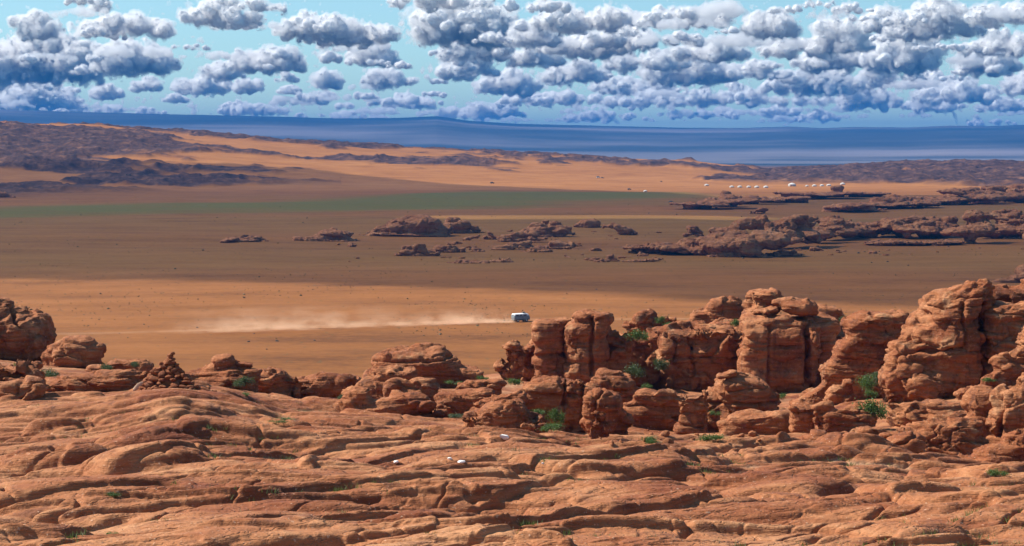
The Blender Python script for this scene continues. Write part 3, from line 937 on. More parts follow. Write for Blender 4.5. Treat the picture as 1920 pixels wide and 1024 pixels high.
# ---- small dome before the great block
rock('rock_dome', 'pointed layered dome with a flat stone on its peak', 108, [(1392, 745, 58, 42, 6, 56), (1375, 722, 36, 22, -20), (1420, 760, 46, 34, 10), (1350, 755, 36, 30, -20)], sp=0.75, strata=.14, group=GD, cracks=[(1310, 752, 1460, 752, .1, .25)])
rock('boulder', 'thin flat stone balanced on the pointed dome', 107, [(1362, 702, 22, 8, -10, 16)], strata=.1, joints=0.0, group=GD)
rock('boulder', 'small rough boulder at the left foot of the pointed dome', 106, [(1298, 748, 20, 11), (1318, 740, 16, 9, -20), (1285, 756, 16, 10)], strata=.2, group=GD)
rock('rock_bluff', 'broad smooth red wall under the pointed dome', 103, [(1420, 790, 60, 22, -3, 40, 0, 4), (1470, 786, 40, 24, -4, 36, 0, 4), (1390, 796, 50, 16)], strata=.06, joints=.06, group=GD)
# ---- leaning stack
rock('rock_stack', 'leaning stack of tilted sheets between the pillar and the great dome', 128, [(1648, 600, 64, 22, -8, 56), (1615, 616, 36, 36, -24, 50), (1650, 632, 52, 24, -10, 50), (1596, 656, 36, 30, -34, 44), (1630, 660, 44, 22, -14, 44), (1568, 700, 34, 34, -40, 40), (1596, 704, 44, 34, -24, 44), (1532, 740, 40, 22, -34, 36), (1520, 756, 40, 12, -10, 34), (1575, 738, 34, 26, -24, 36)], sp=0.50, strata=.26, dip=(0.22, 0.03), joints=.12, group=GD)
rock('boulder', 'rounded leaning lobe at the lower right of the leaning stack', 122, [(1572, 742, 26, 26, -38, 26), (1588, 728, 22, 18, -30), (1552, 758, 18, 10, -20)], sp=0.5, strata=.18, dip=(0.2, 0), group=GD)
rock('boulder', 'bucket-shaped red boulder right of the broad smooth wall', 100, [(1506, 780, 26, 20, 0, 26, 0, 3.4), (1500, 766, 30, 8, 0, 26)], strata=.12, joints=.1, group=GD)
rock('rock_ledge', 'stack of rounded flat stones right of the bucket-shaped boulder', 99, [(1570, 778, 42, 12, -14), (1595, 800, 46, 14, 4), (1560, 806, 36, 12), (1610, 784, 30, 9, -6), (1545, 765, 26, 8, 2)], sp=0.5, strata=.22, group=GD)
# ---- great dome and right edge
rock('great_dome', 'largest tan granite dome with ledges and a horizontal crack', 118, [(1782, 640, 66, 112, 14, 90, 0, 2.3), (1812, 575, 46, 46, 0, 70), (1775, 562, 50, 26, -24, 60), (1735, 655, 56, 72, 22, 70, 0, 2.4), (1694, 690, 42, 52, 14, 60, -.6, 2.6), (1680, 715, 34, 34, 6, 54, -.8), (1815, 680, 44, 72, 0, 70, 0, 3.0), (1765, 705, 70, 46, 0, 70, 0, 3.0), (1730, 724, 42, 30, 10, 60, -1.2)], sp=0.95, strata=.15, joints=.26, rough=1.5, group=GD, cracks=[(1672, 652, 1790, 646, .13, .5), (1790, 560, 1792, 650, .09, .3), (1836, 560, 1834, 730, .2, .9)])
rock('rock_buttress', 'layered pillar beside the great dome at the right edge', 117, [(1884, 600, 44, 36, 0, 50), (1880, 640, 42, 46, 0, 50, 0, 3.4), (1930, 640, 50, 80, 0, 60), (1870, 680, 34, 40, 0, 46, 0, 4)], sp=0.55, strata=.22, joints=.25, group=GD)
rock('rock_buttress', 'rough cap of layers on the right skyline behind the pillar', 123, [(1900, 556, 52, 20, 0, 50), (1880, 548, 34, 14, -8, 40), (1960, 570, 60, 50)], sp=0.45, strata=.24, group=GD)
rock('rock_ledge', 'stepped ledges at the right edge under the layered pillar', 108, [(1900, 680, 44, 30, -14), (1880, 706, 50, 18, -16), (1840, 730, 56, 15, -14), (1910, 735, 60, 30, -8), (1960, 660, 50, 60)], sp=0.5, strata=.26, dip=(.12, 0), group=GD)
rock('rock_ledge', 'low tilted sheets spread below the great dome', 101, [(1740, 768, 70, 16, -8), (1790, 780, 90, 20, -10), (1720, 790, 60, 16, 2), (1700, 760, 44, 9, 2)], sp=0.42, strata=.28, dip=(.10, .02), group=GD)
rock('rock_buttress', 'smooth upright pillar among the ledges at lower right', 95, [(1842, 766, 34, 38, -10, 36, 0, 3), (1815, 800, 36, 26, -20), (1854, 740, 24, 14, -6)], strata=.10, joints=.12, group=GD)
rock('rock_buttress', 'broad rounded buttress on the right edge beside the smooth pillar', 94, [(1900, 766, 44, 44, -6, 46, 0, 3), (1940, 750, 40, 56), (1890, 800, 40, 30, -14)], strata=.12, joints=.25, jsp=1.6, group=GD, cracks=[(1868, 730, 1862, 820, .1, .5)])
rock('rock_ledge', 'swirling tilted sheets under the smooth pillar', 92, [(1760, 812, 80, 20, -6), (1790, 838, 70, 20, -4), (1730, 832, 50, 18, 6), (1720, 806, 46, 10, 0)], sp=0.40, strata=.28, dip=(.14, .02), group=GD)
rock('rock_ledge', 'rising slope of rounded ledges in the lower right corner', 84, [(1880, 850, 70, 26, -22), (1820, 872, 60, 20, -22), (1920, 830, 50, 40, -14), (1770, 874, 40, 14, -10), (1890, 884, 70, 16, -12)], sp=0.45, strata=.26, dip=(.2, .02), group=GD)
rock('rock_ledge', 'foreground hump with a shadowed undercut and a rust stain', 72, [(1630, 852, 74, 24, -2, 60), (1690, 846, 36, 26, 10, 40), (1670, 872, 70, 22, 8, 44), (1590, 856, 50, 15, -6)], sp=0.42, strata=.26, group=GD, cracks=[(1560, 868, 1690, 860, .08, .3)])
rock('boulder', 'knobbly reddish stone on top of the foreground hump', 73, [(1668, 822, 22, 9, -6), (1650, 826, 16, 8), (1686, 828, 12, 9)], rough=2.2, strata=.25, group=GD)
rock('rock_ledge', 'smooth low swell of rock behind the foreground hump', 80, [(1560, 826, 60, 12, -6), (1610, 818, 50, 14, -4), (1640, 810, 34, 12, 6)], strata=.12, group=GD)

# ---- outcrops on the shaded plain
GO = 'rock outcrops on the shaded plain'


ro = random.Random(77)


def outcrop(label, D, blobs, **kw):
    kw.setdefault('sp', 3.0)
    kw.setdefault('strata', .22)
    kw.setdefault('joints', .6)
    kw.setdefault('rough', .9)
    blobs = [(b[0], b[1] + .15 * b[3] + .5) + tuple(b[2:]) for b in blobs]
    yb = max(b[1] + b[3] for b in blobs if b[1] + b[3] < 600)
    low = [b for b in blobs if b[1] + b[3] > yb - 6]
    for b in low[:14]:
        blobs = blobs + [(b[0] + ro.uniform(-.5, .5) * b[2], b[1] + b[3] + .6, b[2] * ro.uniform(.9, 1.5), max(1.4, b[3] * .25), ro.uniform(-3, 3))]
    if not kw.pop('own_depth', False):
        out = []
        for b in blobs:
            yl = max(c[1] + c[3] for c in blobs if abs(c[0] - b[0]) <= 0.75 * (b[2] + c[2]))
            Db = FPX * CAMZ / (yl - 0.5 - 285)
            back = max(0.0, (yl - b[1] - b[3])) * 0.4
            if D < 2500:
                b = tuple(b[:4]) + (b[4] if len(b) > 4 else 0.0, b[5] if len(b) > 5 and b[5] else None, Db - D + back, b[7] if len(b) > 7 else 2.8)
            out.append(b)
        blobs = out
    return rock(kw.pop('name', 'rock_outcrop'), label, D, blobs, voxel=D * 0.00045, size=kw.pop('size', 2.8), mat=M_FARROCK, jsp=6.0, sink=0.9, group=GO, cat='rock outcrop', **kw)


outcrop('largest dark rounded outcrop left of centre on the shaded plain', 1010, [(785, 414, 44, 16, 0, 40), (748, 416, 26, 14, -14), (720, 427, 26, 8, -14), (764, 424, 60, 10), (820, 425, 30, 8)])
outcrop('pile of round boulders touching the largest dark outcrop on its right', 1008, [(850, 411, 15, 9, 0, 16), (862, 420, 22, 10), (838, 422, 16, 8), (868, 412, 7, 6)])
outcrop('single small boulder at the right end of the boulder pile', 1000, [(888, 424, 9, 6), (893, 428, 12, 4)], size=2.5)
outcrop('low dark outcrop far left of the largest dark outcrop', 985, [(628, 434, 32, 8, 0, 26), (645, 433, 20, 5), (606, 437, 20, 4), (600, 442, 44, 3)])
outcrop('thin broken line of dark rock farthest left on the shaded plain', 930, [(470, 442, 20, 4, 0, 30), (430, 446, 18, 3, -8, 30), (486, 445, 14, 2.5)], size=2.0)
outcrop('pair of blocky twin boulders standing together nearest the viewer', 815, [(764, 461, 14, 10, 0, 14, 0, 3.6), (787, 460, 14, 11, 0, 15, 0, 3.4), (776, 468, 30, 5)], size=2.6)
outcrop('low scattered ledges right of the twin boulders', 825, [(835, 460, 22, 5), (812, 464, 14, 3.5), (864, 462, 12, 5), (884, 458, 14, 4), (892, 463, 10, 3)], size=2.4)
outcrop('jagged outcrop with a round knob on top near the centre of the plain', 975, [(1021, 411, 9, 6), (1008, 420, 18, 8), (1042, 418, 14, 9), (1056, 425, 18, 8), (1030, 428, 40, 8), (985, 426, 14, 5, -20)])
outcrop('dark tilted ledge below and left of the knob-topped outcrop', 905, [(955, 438, 24, 8, -8), (985, 436, 26, 7), (930, 438, 18, 4, 20), (1000, 432, 14, 5)])
outcrop('thin slanting slab of rock left of the dark tilted ledge', 870, [(884, 442, 18, 4, -12), (852, 450, 11, 2.5, -8)], size=2.2)
outcrop('smooth round-backed outcrop with a tail of blocks to the right', 1005, [(1106, 414, 22, 9, 0, 22), (1100, 420, 28, 6), (1142, 420, 16, 6), (1168, 424, 20, 7, 10), (1182, 430, 12, 4)])
outcrop('low oval brown slab right of the centre of the plain', 880, [(1052, 453, 24, 6), (1078, 452, 14, 3)], size=2.4)
outcrop('small pointed dark rock left of the low oval slab', 835, [(1015, 460, 15, 5), (1008, 463, 20, 3)], size=2.2)
outcrop('flat broken ledges left of the small pointed rock', 855, [(970, 453, 26, 5, -8), (945, 458, 22, 4), (992, 450, 14, 3)], size=2.2)
outcrop('small lone black boulder with a thin slab in front, nearest to the right', 790, [(1144, 476, 8, 5), (1133, 482, 12, 2.5), (1150, 480, 8, 3)], size=1.8)
outcrop('row of thin low slabs right of the lone black boulder', 780, [(1172, 477, 12, 2), (1200, 484, 34, 2.5, -3), (1232, 480, 14, 3, -6), (1160, 492, 10, 1.8)], size=1.6)
outcrop('thin low rock strip below the flat broken ledges', 775, [(940, 482, 17, 3), (880, 485, 24, 2.2), (905, 487, 12, 1.6)], size=1.6)
rr = random.Random(21)


def ridge_blobs(x0, x1, ybot, ytop, n, rx=(9, 38), ry=(4, 10.5)):
    out = []
    for i in range(n):
        t = rr.random()
        px = x0 + (x1 - x0) * t
        env = ytop(px) + 5
        py = rr.uniform(env + 4, ybot(px))
        d = (ybot(px) - py) / max(1e-3, ybot(px) - env)
        out.append((px, py, rr.uniform(*rx), rr.uniform(*ry), rr.uniform(-10, 8), rr.uniform(14, 30), 0.0, rr.uniform(2.2, 2.8)))
    m = max(3, n // 7)
    for i in range(m):                                   # the body of the ridge that the boulders sit on
        px = x0 + (x1 - x0) * (i + .5) / m
        h = max(2.2, (ybot(px) - ytop(px)) * .22)
        out.append((px, ybot(px) - h, (x1 - x0) / m * 1.0, h, rr.uniform(-4, 4), 40, 0.0, 2.2))
    return out


def poly(pts):
    xs, ys = zip(*pts)
    return lambda v: float(np.interp(v, xs, ys))


top9 = poly([(1190, 455), (1230, 445), (1330, 425), (1360, 402), (1420, 394), (1480, 394), (1560, 400), (1640, 402), (1700, 402)])
bot9 = poly([(1190, 458), (1300, 468), (1400, 466), (1500, 448), (1600, 436), (1700, 424)])
outcrop('large rambling ridge of brown boulders right of the centre of the plain', 880, ridge_blobs(1330, 1690, bot9, top9, 95) + [(1298, 425, 14, 7)], name='rock_ridge')
outcrop('low fan of boulders running left from the large boulder ridge', 850, ridge_blobs(1195, 1350, poly([(1190, 458), (1350, 470)]), poly([(1190, 452), (1350, 432)]), 26, (10, 24), (4, 8)), name='rock_ridge')
outcrop('dark flat capstone perched on the crest of the large boulder ridge', 900, [(1427, 390, 19, 5.5), (1412, 394, 10, 3)], size=2.0)
outcrop('round boulder standing alone at the left tip of the large boulder ridge', 880, [(1300, 426, 11, 8.5), (1310, 430, 10, 6)], size=2.4)
top10 = poly([(1640, 408), (1700, 398), (1780, 394), (1850, 384), (1920, 378), (2050, 372)])
bot10 = poly([(1640, 430), (1720, 436), (1800, 440), (1920, 440), (2050, 445)])
outcrop('second boulder ridge running to the right edge of the photo', 900, ridge_blobs(1650, 2040, bot10, top10, 84), name='rock_ridge')
outcrop('broken low ledges scattered below the right-hand boulder ridge', 790, ridge_blobs(1640, 1790, poly([(1600, 452), (1800, 452)]), poly([(1600, 444), (1800, 440)]), 12, (10, 20), (2, 4)) + [(1470, 468, 24, 4), (1530, 463, 14, 4), (1440, 472, 20, 2)], size=2)
top11 = poly([(1280, 376), (1320, 368), (1362, 358), (1400, 360), (1450, 362), (1520, 366)])
bot11 = poly([(1280, 384), (1350, 382), (1450, 372), (1520, 372)])
outcrop('dark boulder ridge in front of the left-hand white tents', 1520, ridge_blobs(1285, 1500, bot11, top11, 34, (8, 18), (4, 7)) + [(1362, 362, 10, 7)], name='rock_ridge')
top12 = poly([(1560, 380), (1700, 358), (1800, 345), (1920, 336), (2050, 330)])
bot12 = poly([(1560, 386), (1700, 384), (1800, 376), (1920, 372), (2050, 372)])
outcrop('broad rugged ridge at the right edge below the far sunlit hill', 1650, ridge_blobs(1570, 2030, bot12, top12, 80, (10, 34), (3, 7)), name='rock_ridge')
outcrop('dark ridge crest of low rocks right of the largest white tent', 1900, ridge_blobs(1480, 1640, poly([(1480, 364), (1640, 362)]), poly([(1480, 358), (1570, 352), (1640, 356)]), 22, (10, 22), (2.5, 5)) + [(1570, 350, 12, 6)], name='rock_ridge')
outcrop('dark tilted rocks at the right edge just behind the great dome', 640, [(1890, 520, 34, 9, -14), (1920, 512, 30, 12, -8), (1945, 505, 40, 16), (1870, 526, 20, 4)], size=2.4)
outcrop('small dark rock point at the left edge on the shaded plain', 1900, [(2, 361, 14, 5, 12), (-20, 358, 20, 7), (14, 364, 8, 2.5)])
outcrop('flat-topped black rock knob on the left skyline', 3150, [(8, 231, 14, 6, 0, 16, 0, 3.6), (0, 236, 24, 4)], size=6)
rock('cliff_block', 'long low back wall seen in the gaps between the blocks of the cliff band', 158, [(1070, 664, 80, 40, 0, 60, 0, 3.4), (1180, 662, 90, 38, 0, 60, 0, 3.4), (1290, 650, 90, 40, 0, 60, 0, 3.4), (1400, 650, 90, 50, 0, 60, 0, 3.4), (1500, 645, 80, 48, 0, 60, 0, 3.4), (1580, 665, 60, 48, 0, 60, 0, 3.4)], sp=1.1, strata=.16, joints=.3, group=GB)


# loose boulders fallen round the outcrops
rb = random.Random(14)
SCREE = [remesh([blob((0, 0, 0), (1, .8, .55), 2.8, src=ICO_S)], .09) for _ in range(5)]
for i, me in enumerate(SCREE):
    carve(me, 40 + i, .5, .5, .2, .25, (0, 0), (), .8, 1.4)
    me.materials.append(M_FARROCK)
for i in range(90):
    px, py = (rb.uniform(1180, 1930), rb.uniform(446, 476)) if i < 50 else (rb.uniform(600, 1240), rb.uniform(432, 488))
    D = 3583 * CAMZ / (py - 285)
    p = at(px, py, D)
    sc = rb.uniform(.5, 1.4) * (2.0 if rb.random() < .12 else 1.0)
    o = bpy.data.objects.new('loose_boulder', SCREE[i % 5])
    C.objects.link(o)
    o.location = (p.x, p.y, gz(p.x, p.y) + 0.1 * sc)
    o.rotation_euler = (rb.uniform(-.2, .2), rb.uniform(-.2, .2), rb.uniform(0, 6.3))
    o.scale = (sc * rb.uniform(1, 1.8), sc, sc * .8)
    tag(o, 'small dark boulder lying near the outcrops on the shaded plain', 'boulder', GL)


# ------------------------------------------------------------------ stone cairn
def stone_mesh(rng, r):
    bm = bmesh.new()
    bmesh.ops.create_icosphere(bm, subdivisions=2, radius=1.0)
    pl = [(Vector((rng.gauss(0, 1), rng.gauss(0, 1), rng.gauss(0, 1))).normalized(), rng.uniform(.55, .85)) for _ in range(9)]
    for v in bm.verts:
        for nrm, d in pl:
            k = v.co.dot(nrm)
            if k > d:
                v.co -= nrm * (k - d)
        v.co.x *= r[0]
        v.co.y *= r[1]
        v.co.z *= r[2]
    me = bpy.data.meshes.new('stone')
    bm.to_mesh(me)
    bm.free()
    return me


M_STONE = granite('cairn_stone', sc=0.5)
M_PALE = simple('pale_stone', (0.50, 0.33, 0.22), 0.9, 0, .3, 6)


def build_cairn():
    rng = random.Random(4)
    foot = at(318, 717, 92.0)
    D = foot.y
    foot.z = bed_z(foot.x, foot.y)
    root = empty('stone_cairn', foot)
    k = D / FPX
    H = 70 * k
    meshes = [stone_mesh(rng, (1, rng.uniform(.7, 1), rng.uniform(.5, .8))) for _ in range(8)]
    for me in meshes:
        me.materials.append(M_STONE)
    n = 0
    # core fills the inside so no light leaks through
    sec = []
    for i in range(14):
        t = i / 13
        left, right = -52 * k * (1 - t) ** 0.85 + 3 * k * t, (56 * (1 - t) ** 1.9 + 5 + 7 * (1 - t)) * k
        sec.append(((left + right) / 2, max(.04, (right - left) / 2 * .84), t * H * .97 - .06 * (i == 0)))
    cv = np.array([(cx + rx * math.cos(q * math.pi / 8), .78 * rx * math.sin(q * math.pi / 8), zc) for cx, rx, zc in sec for q in range(16)])
    link('inner_pile', npmesh('pile', cv, gridfaces(14, 16, True)), M_STONE, root)
    lvl = 13
    for i in range(lvl):
        t = i / (lvl - 1)
        zc = t * H * 0.96 + 0.05
        # outline: long left slope, steeper right side with a low tail
        left, right = -54 * k * (1 - t) ** 0.85 + 2 * k * t, (60 * (1 - t) ** 1.9 + 6 + 7 * (1 - t)) * k
        cx, rx = (left + right) / 2, (right - left) / 2
        ry = max(rx * 0.8, 4 * k)
        m = max(1, int(11 * (1 - t) + 1))
        for j in range(m):
            if n >= 96:
                break
            a = math.pi + math.pi * (j + rng.uniform(.2, .8)) / m
            if rng.random() < 0.15:
                a += math.pi
            s = (8.8 - 3.6 * t) * k * rng.uniform(.75, 1.3)
            o = bpy.data.objects.new('stone', meshes[rng.randrange(8)])
            C.objects.link(o)
            o.parent = root
            o.location = (cx + math.cos(a) * (rx - s * .6), math.sin(a) * max(0.0, ry - s * .6), zc + rng.uniform(-.03, .05))
            o.rotation_euler = (rng.uniform(-.5, .5), rng.uniform(-.6, .6), rng.uniform(0, 6.3))
            o.scale = (s, s, s * rng.uniform(.7, 1.1))
            n += 1
    me = stone_mesh(rng, (5.5 * k, 3 * k, 14 * k))
    me.materials.append(M_PALE)
    o = link('leaning_stone', me, None, root)
    o.location = (-46 * k, -16 * k, 12 * k)
    o.rotation_euler = (0.1, 0.62, 0.1)
    root.scale = (1.22, 1.1, 1.08)
    tag(root, 'pyramid-shaped cairn of piled reddish stones on the domed ledge', 'cairn')


build_cairn()

# ------------------------------------------------------------------ loose stones in the gully
rl = random.Random(31)
LOOSE = [stone_mesh(rl, (1, rl.uniform(.7, 1), rl.uniform(.5, .8))) for _ in range(6)]
for me in LOOSE:
    me.materials.append(M_STONE)
for i in range(70):
    px, py = rl.uniform(1090, 1480), rl.uniform(742, 838)
    if i > 50:
        px, py = rl.uniform(930, 1060), rl.uniform(690, 722)
    p = bed_hit(px, py, 60)
    sc = rl.uniform(3, 9) * p.y / FPX * (1.0 if rl.random() < .75 else 1.6)
    o = bpy.data.objects.new('loose_stone', LOOSE[i % 6])
    C.objects.link(o)
    o.location = (p.x, p.y, bed_z(p.x, p.y) + sc * .15)
    o.rotation_euler = (rl.uniform(-.4, .4), rl.uniform(-.4, .4), rl.uniform(0, 6.3))
    o.scale = (sc, sc, sc)
    tag(o, 'small loose red stone in the rubble between the cliff band and the bare slabs', 'stone', 'loose stones in the rubble below the cliff band')

# ------------------------------------------------------------------ white quartz stones
M_QUARTZ = simple('quartz', (0.78, 0.74, 0.70), 0.55, 0, .08, 8)
rq = random.Random(8)
for px, py, s, lab in [(866, 872, 9, 'largest bright white quartz stone lying on the bare foreground slabs'),
                       (843, 863, 6, 'white quartz stone just left of the largest one on the slabs'),
                       (742, 869, 6, 'long white quartz stone farther left on the foreground slabs'),
                       (945, 828, 11, 'flat white quartz patch higher up the slabs beyond the others'),
                       (1018, 883, 3, 'tiny white quartz chip right of the largest quartz stone')]:
    p = bed_hit(px, py, 40)
    k = p.y / FPX
    o = link('quartz_stone', stone_mesh(rq, (s * k, s * k * .9, s * k * .55)), M_QUARTZ)
    o.location = (p.x, p.y, bed_z(p.x, p.y) + s * k * .2)
    o.rotation_euler = (rq.uniform(-.2, .2), rq.uniform(-.2, .2), rq.uniform(0, 6))
    tag(o, lab, 'stone', 'white quartz stones on the slabs')


# ------------------------------------------------------------------ shrubs
def leaf_material(name, a, b):
    m, t, bs = material(name)
    p = t.node('ShaderNodeObjectInfo').outputs['Random']
    g = t.node('ShaderNodeNewGeometry')
    c = t.mix(g.outputs['Random Per Island'], a, b)
    t.put(bs.inputs['Base Color'], c)
    bs.inputs['Roughness'].default_value = 0.6
    tr = t.node('ShaderNodeBsdfTranslucent')
    t.put(tr.inputs[0], t.mix(0.5, c, (0.10, 0.20, 0.02)))
    ms = t.node('ShaderNodeMixShader')
    ms.inputs[0].default_value = 0.3
    t.l.new(bs.outputs[0], ms.inputs[1])
    t.l.new(tr.outputs[0], ms.inputs[2])
    t.l.new(ms.outputs[0], t.n['Material Output'].inputs[0])
    return m


M_LEAF = leaf_material('shrub_leaf', (0.030, 0.070, 0.010), (0.095, 0.155, 0.028))
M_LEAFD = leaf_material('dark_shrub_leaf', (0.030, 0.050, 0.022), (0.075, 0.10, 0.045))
M_STEM = simple('shrub_stem', (0.13, 0.085, 0.055), 0.85)


def shrub_meshes(seed, n=1700):
    rng = np.random.RandomState(seed)
    cl = rng.randn(11, 3) * np.array([.42, .42, .22])
    cl[:, 2] = np.abs(cl[:, 2]) + .22
    cl /= np.maximum(1, np.linalg.norm(cl * np.array([1, 1, 1.1]), axis=1) / .75)[:, None]
    V, F = [], []
    ci = rng.randint(0, len(cl), n)
    pos = cl[ci] + rng.randn(n, 3) * (0.10 + .10 * rng.rand(len(cl))[ci])[:, None]
    pos[:, 2] = np.maximum(pos[:, 2], 0.02)
    for i in range(n):
        d = rng.randn(3)
        d[2] = abs(d[2]) * .9 + .2
        d /= np.linalg.norm(d)
        s = np.cross(d, rng.randn(3))
        s /= np.linalg.norm(s)
        L, wd = rng.uniform(.07, .14), rng.uniform(.018, .038)
        b = len(V) * 4
        V.append([pos[i] - d * L * .5, pos[i] + s * wd, pos[i] + d * L * .5, pos[i] - s * wd])
        F.append([b, b + 1, b + 2, b + 3])
    fol = npmesh('foliage', np.array(V).reshape(-1, 3), np.array(F), False)
    bm = bmesh.new()
    for c in cl:
        q = [Vector((0, 0, -.05)), Vector((c[0] * .4, c[1] * .4, c[2] * .6)), Vector(c)]
        for a, b2, r1, r2 in ((q[0], q[1], .022, .015), (q[1], q[2], .015, .006)):
            dv = b2 - a
            mt = Matrix.Translation((a + b2) / 2) @ dv.to_track_quat('Z', 'Y').to_matrix().to_4x4()
            bmesh.ops.create_cone(bm, cap_ends=True, segments=5, radius1=r1, radius2=r2, depth=dv.length, matrix=mt)
    st = bpy.data.meshes.new('stem')
    bm.to_mesh(st)
    bm.free()
    st.materials.append(M_STEM)
    return fol, st


VAR = [shrub_meshes(s) for s in (1, 2, 3, 4)]
for f, _ in VAR:
    f.materials.append(M_LEAF)
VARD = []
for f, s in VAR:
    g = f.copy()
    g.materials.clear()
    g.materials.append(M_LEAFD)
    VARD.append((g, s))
GS = 'green shrubs growing between the rocks'
rsb = random.Random(3)


def shrub(px, py, wpx, hpx, D, label, dark=False):
    """px, py: middle of the foot. D None: stands on the bedrock seen there."""
    p = bed_hit(px, py, 40) if D is None else at(px, py, D)
    k = p.y / FPX
    root = empty('shrub', p, rsb.uniform(0, 6))
    root.scale = (wpx * k * .74, wpx * k * .74, hpx * k * 1.1)
    f, s = (VARD if dark else VAR)[rsb.randrange(4)]
    link2('foliage', f, root)
    link2('stem', s, root)
    tag(root, label, 'shrub', GS)


def link2(name, me, parent):
    o = bpy.data.objects.new(name, me)
    C.objects.link(o)
    o.parent = parent
    return o


shrub(1634, 784, 46, 36, 99, 'largest dense round green shrub below the leaning stack')
shrub(1627, 730, 36, 28, 117, 'green shrub wedged between the leaning stack and the great dome')
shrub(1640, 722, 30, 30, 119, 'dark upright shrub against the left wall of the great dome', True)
shrub(1632, 744, 22, 14, 113, 'low shrub halfway between the wedged shrub and the largest shrub')
shrub(1195, 638, 34, 20, 143, 'bright shrub on the ledge above the fluted wall')
shrub(1240, 606, 18, 14, 156, 'small shrub between the two dark knobs on the skyline')
shrub(1258, 612, 24, 8, 152, 'thin low shrub below the skyline boulder')
shrub(1378, 612, 22, 14, 148, 'small shrub left of the tall fin')
shrub(1042, 792, 26, 26, 92, 'tall feathery green shrub before the smooth split knob')
shrub(1005, 780, 34, 14, 94, 'low dark green shrub left of the tall feathery one')
shrub(1034, 806, 40, 14, 88, 'spreading low shrub beneath the tall feathery one')
shrub(904, 714, 20, 10, 120, 'small bright shrub at the right tip of the dark red hummock')
shrub(966, 722, 30, 14, 124, 'green tuft below the heap of broken boulders')
shrub(850, 720, 26, 8, 119, 'thin green tuft at the foot of the dark red hummock')
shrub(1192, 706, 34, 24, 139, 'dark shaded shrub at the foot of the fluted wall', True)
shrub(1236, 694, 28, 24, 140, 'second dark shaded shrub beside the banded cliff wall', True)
shrub(1222, 832, 38, 14, None, 'low green bush in the hollow before the rubble ledge')
shrub(1400, 810, 30, 16, None, 'round green bush below the broad smooth red wall')
shrub(1362, 806, 34, 14, None, 'pale green bush left of the round bush below the smooth wall')
shrub(1335, 828, 44, 14, None, 'sprawling low bush in the gully below the pale green bush')
shrub(1388, 834, 18, 8, None, 'tiny bush at the right end of the gully')
shrub(1340, 778, 18, 10, 104, 'little shrub at the left foot of the smooth wall')
shrub(1182, 778, 18, 10, None, 'little shrub at the left of the rubble ledge')
shrub(1230, 776, 14, 10, None, 'small shrub in the rubble below the cream-topped dome')
shrub(1213, 728, 18, 10, 112, 'small pale shrub at the right of the cream-topped dome')
shrub(1465, 748, 18, 12, 110, 'pale grass clump right of the pointed dome')
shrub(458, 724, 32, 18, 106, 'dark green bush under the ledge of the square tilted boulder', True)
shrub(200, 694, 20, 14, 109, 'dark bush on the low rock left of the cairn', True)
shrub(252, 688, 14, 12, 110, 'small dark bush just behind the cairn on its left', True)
shrub(36, 690, 18, 12, 105, 'small green shrub on the far-left boulders')
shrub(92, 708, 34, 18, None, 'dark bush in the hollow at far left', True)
shrub(212, 1008, 26, 12, None, 'small green tussock in the lower left corner')
shrub(210, 928, 36, 7, None, 'thin green tussock in a crack at lower left')
shrub(1868, 893, 34, 14, None, 'green shrub in the lower right corner below the ledges')
shrub(1850, 716, 26, 8, 106, 'low shrub on the stepped ledges at the right edge')
shrub(1580, 604, 14, 12, 146, 'small dark shrub behind the stacked pillar', True)
shrub(645, 748, 26, 10, 108, 'dark tuft between the whaleback rocks and the slanting tongue', True)
shrub(860, 784, 40, 8, 98, 'thin dark tuft along the foot of the long reddish boulder', True)
shrub(455, 742, 22, 7, None, 'low green tuft right of the domed ledge')
shrub(530, 790, 40, 6, None, 'wide low tussock right of the domed ledge')


# ------------------------------------------------------------------ the van and its dust
def rings(sections, m=20, n=4.0):
    """Loft of rounded sections: (x, half width, z bottom, z top)."""
    V = []
    for (x, hw, zb, zt) in sections:
        for i in range(m):
            a = 2 * math.pi * (i + .5) / m
            c, s = math.cos(a), math.sin(a)
            r = (abs(c) ** n + abs(s) ** n) ** (-1 / n)
            V.append((x, hw * c * r, (zb + zt) / 2 + (zt - zb) / 2 * s * r))
    F = []
    for k in range(len(sections) - 1):
        for i in range(m):
            j = (i + 1) % m
            F.append((k * m + i, k * m + j, (k + 1) * m + j, (k + 1) * m + i))
    F.append(tuple(reversed(range(m))))
    F.append(tuple(range((len(sections) - 1) * m, len(sections) * m)))
    me = bpy.data.meshes.new('loft')
    me.from_pydata(V, [], F)
    me.polygons.foreach_set('use_smooth', [True] * len(me.polygons))
    me.update()
    return me


def boxes(lst, bev=0.02):
    bm = bmesh.new()
    for (c, s) in lst:
        bmesh.ops.create_cube(bm, size=1.0, matrix=Matrix.Translation(c) @ Matrix.Diagonal((*s, 1)))
    if bev:
        bmesh.ops.bevel(bm, geom=list(bm.edges), offset=bev, segments=2, affect='EDGES')
    me = bpy.data.meshes.new('box')
    bm.to_mesh(me)
    bm.free()
    return me


def cyl(r, d, seg=24, axis='Y', r2=None):
    bm = bmesh.new()
    rot = {'Y': Matrix.Rotation(math.pi / 2, 4, 'X'), 'X': Matrix.Rotation(math.pi / 2, 4, 'Y'), 'Z': Matrix()}[axis]
    bmesh.ops.create_cone(bm, cap_ends=True, segments=seg, radius1=r, radius2=r if r2 is None else r2, depth=d, matrix=rot)
    me = bpy.data.meshes.new('cyl')
    bm.to_mesh(me)
    bm.free()
    return me


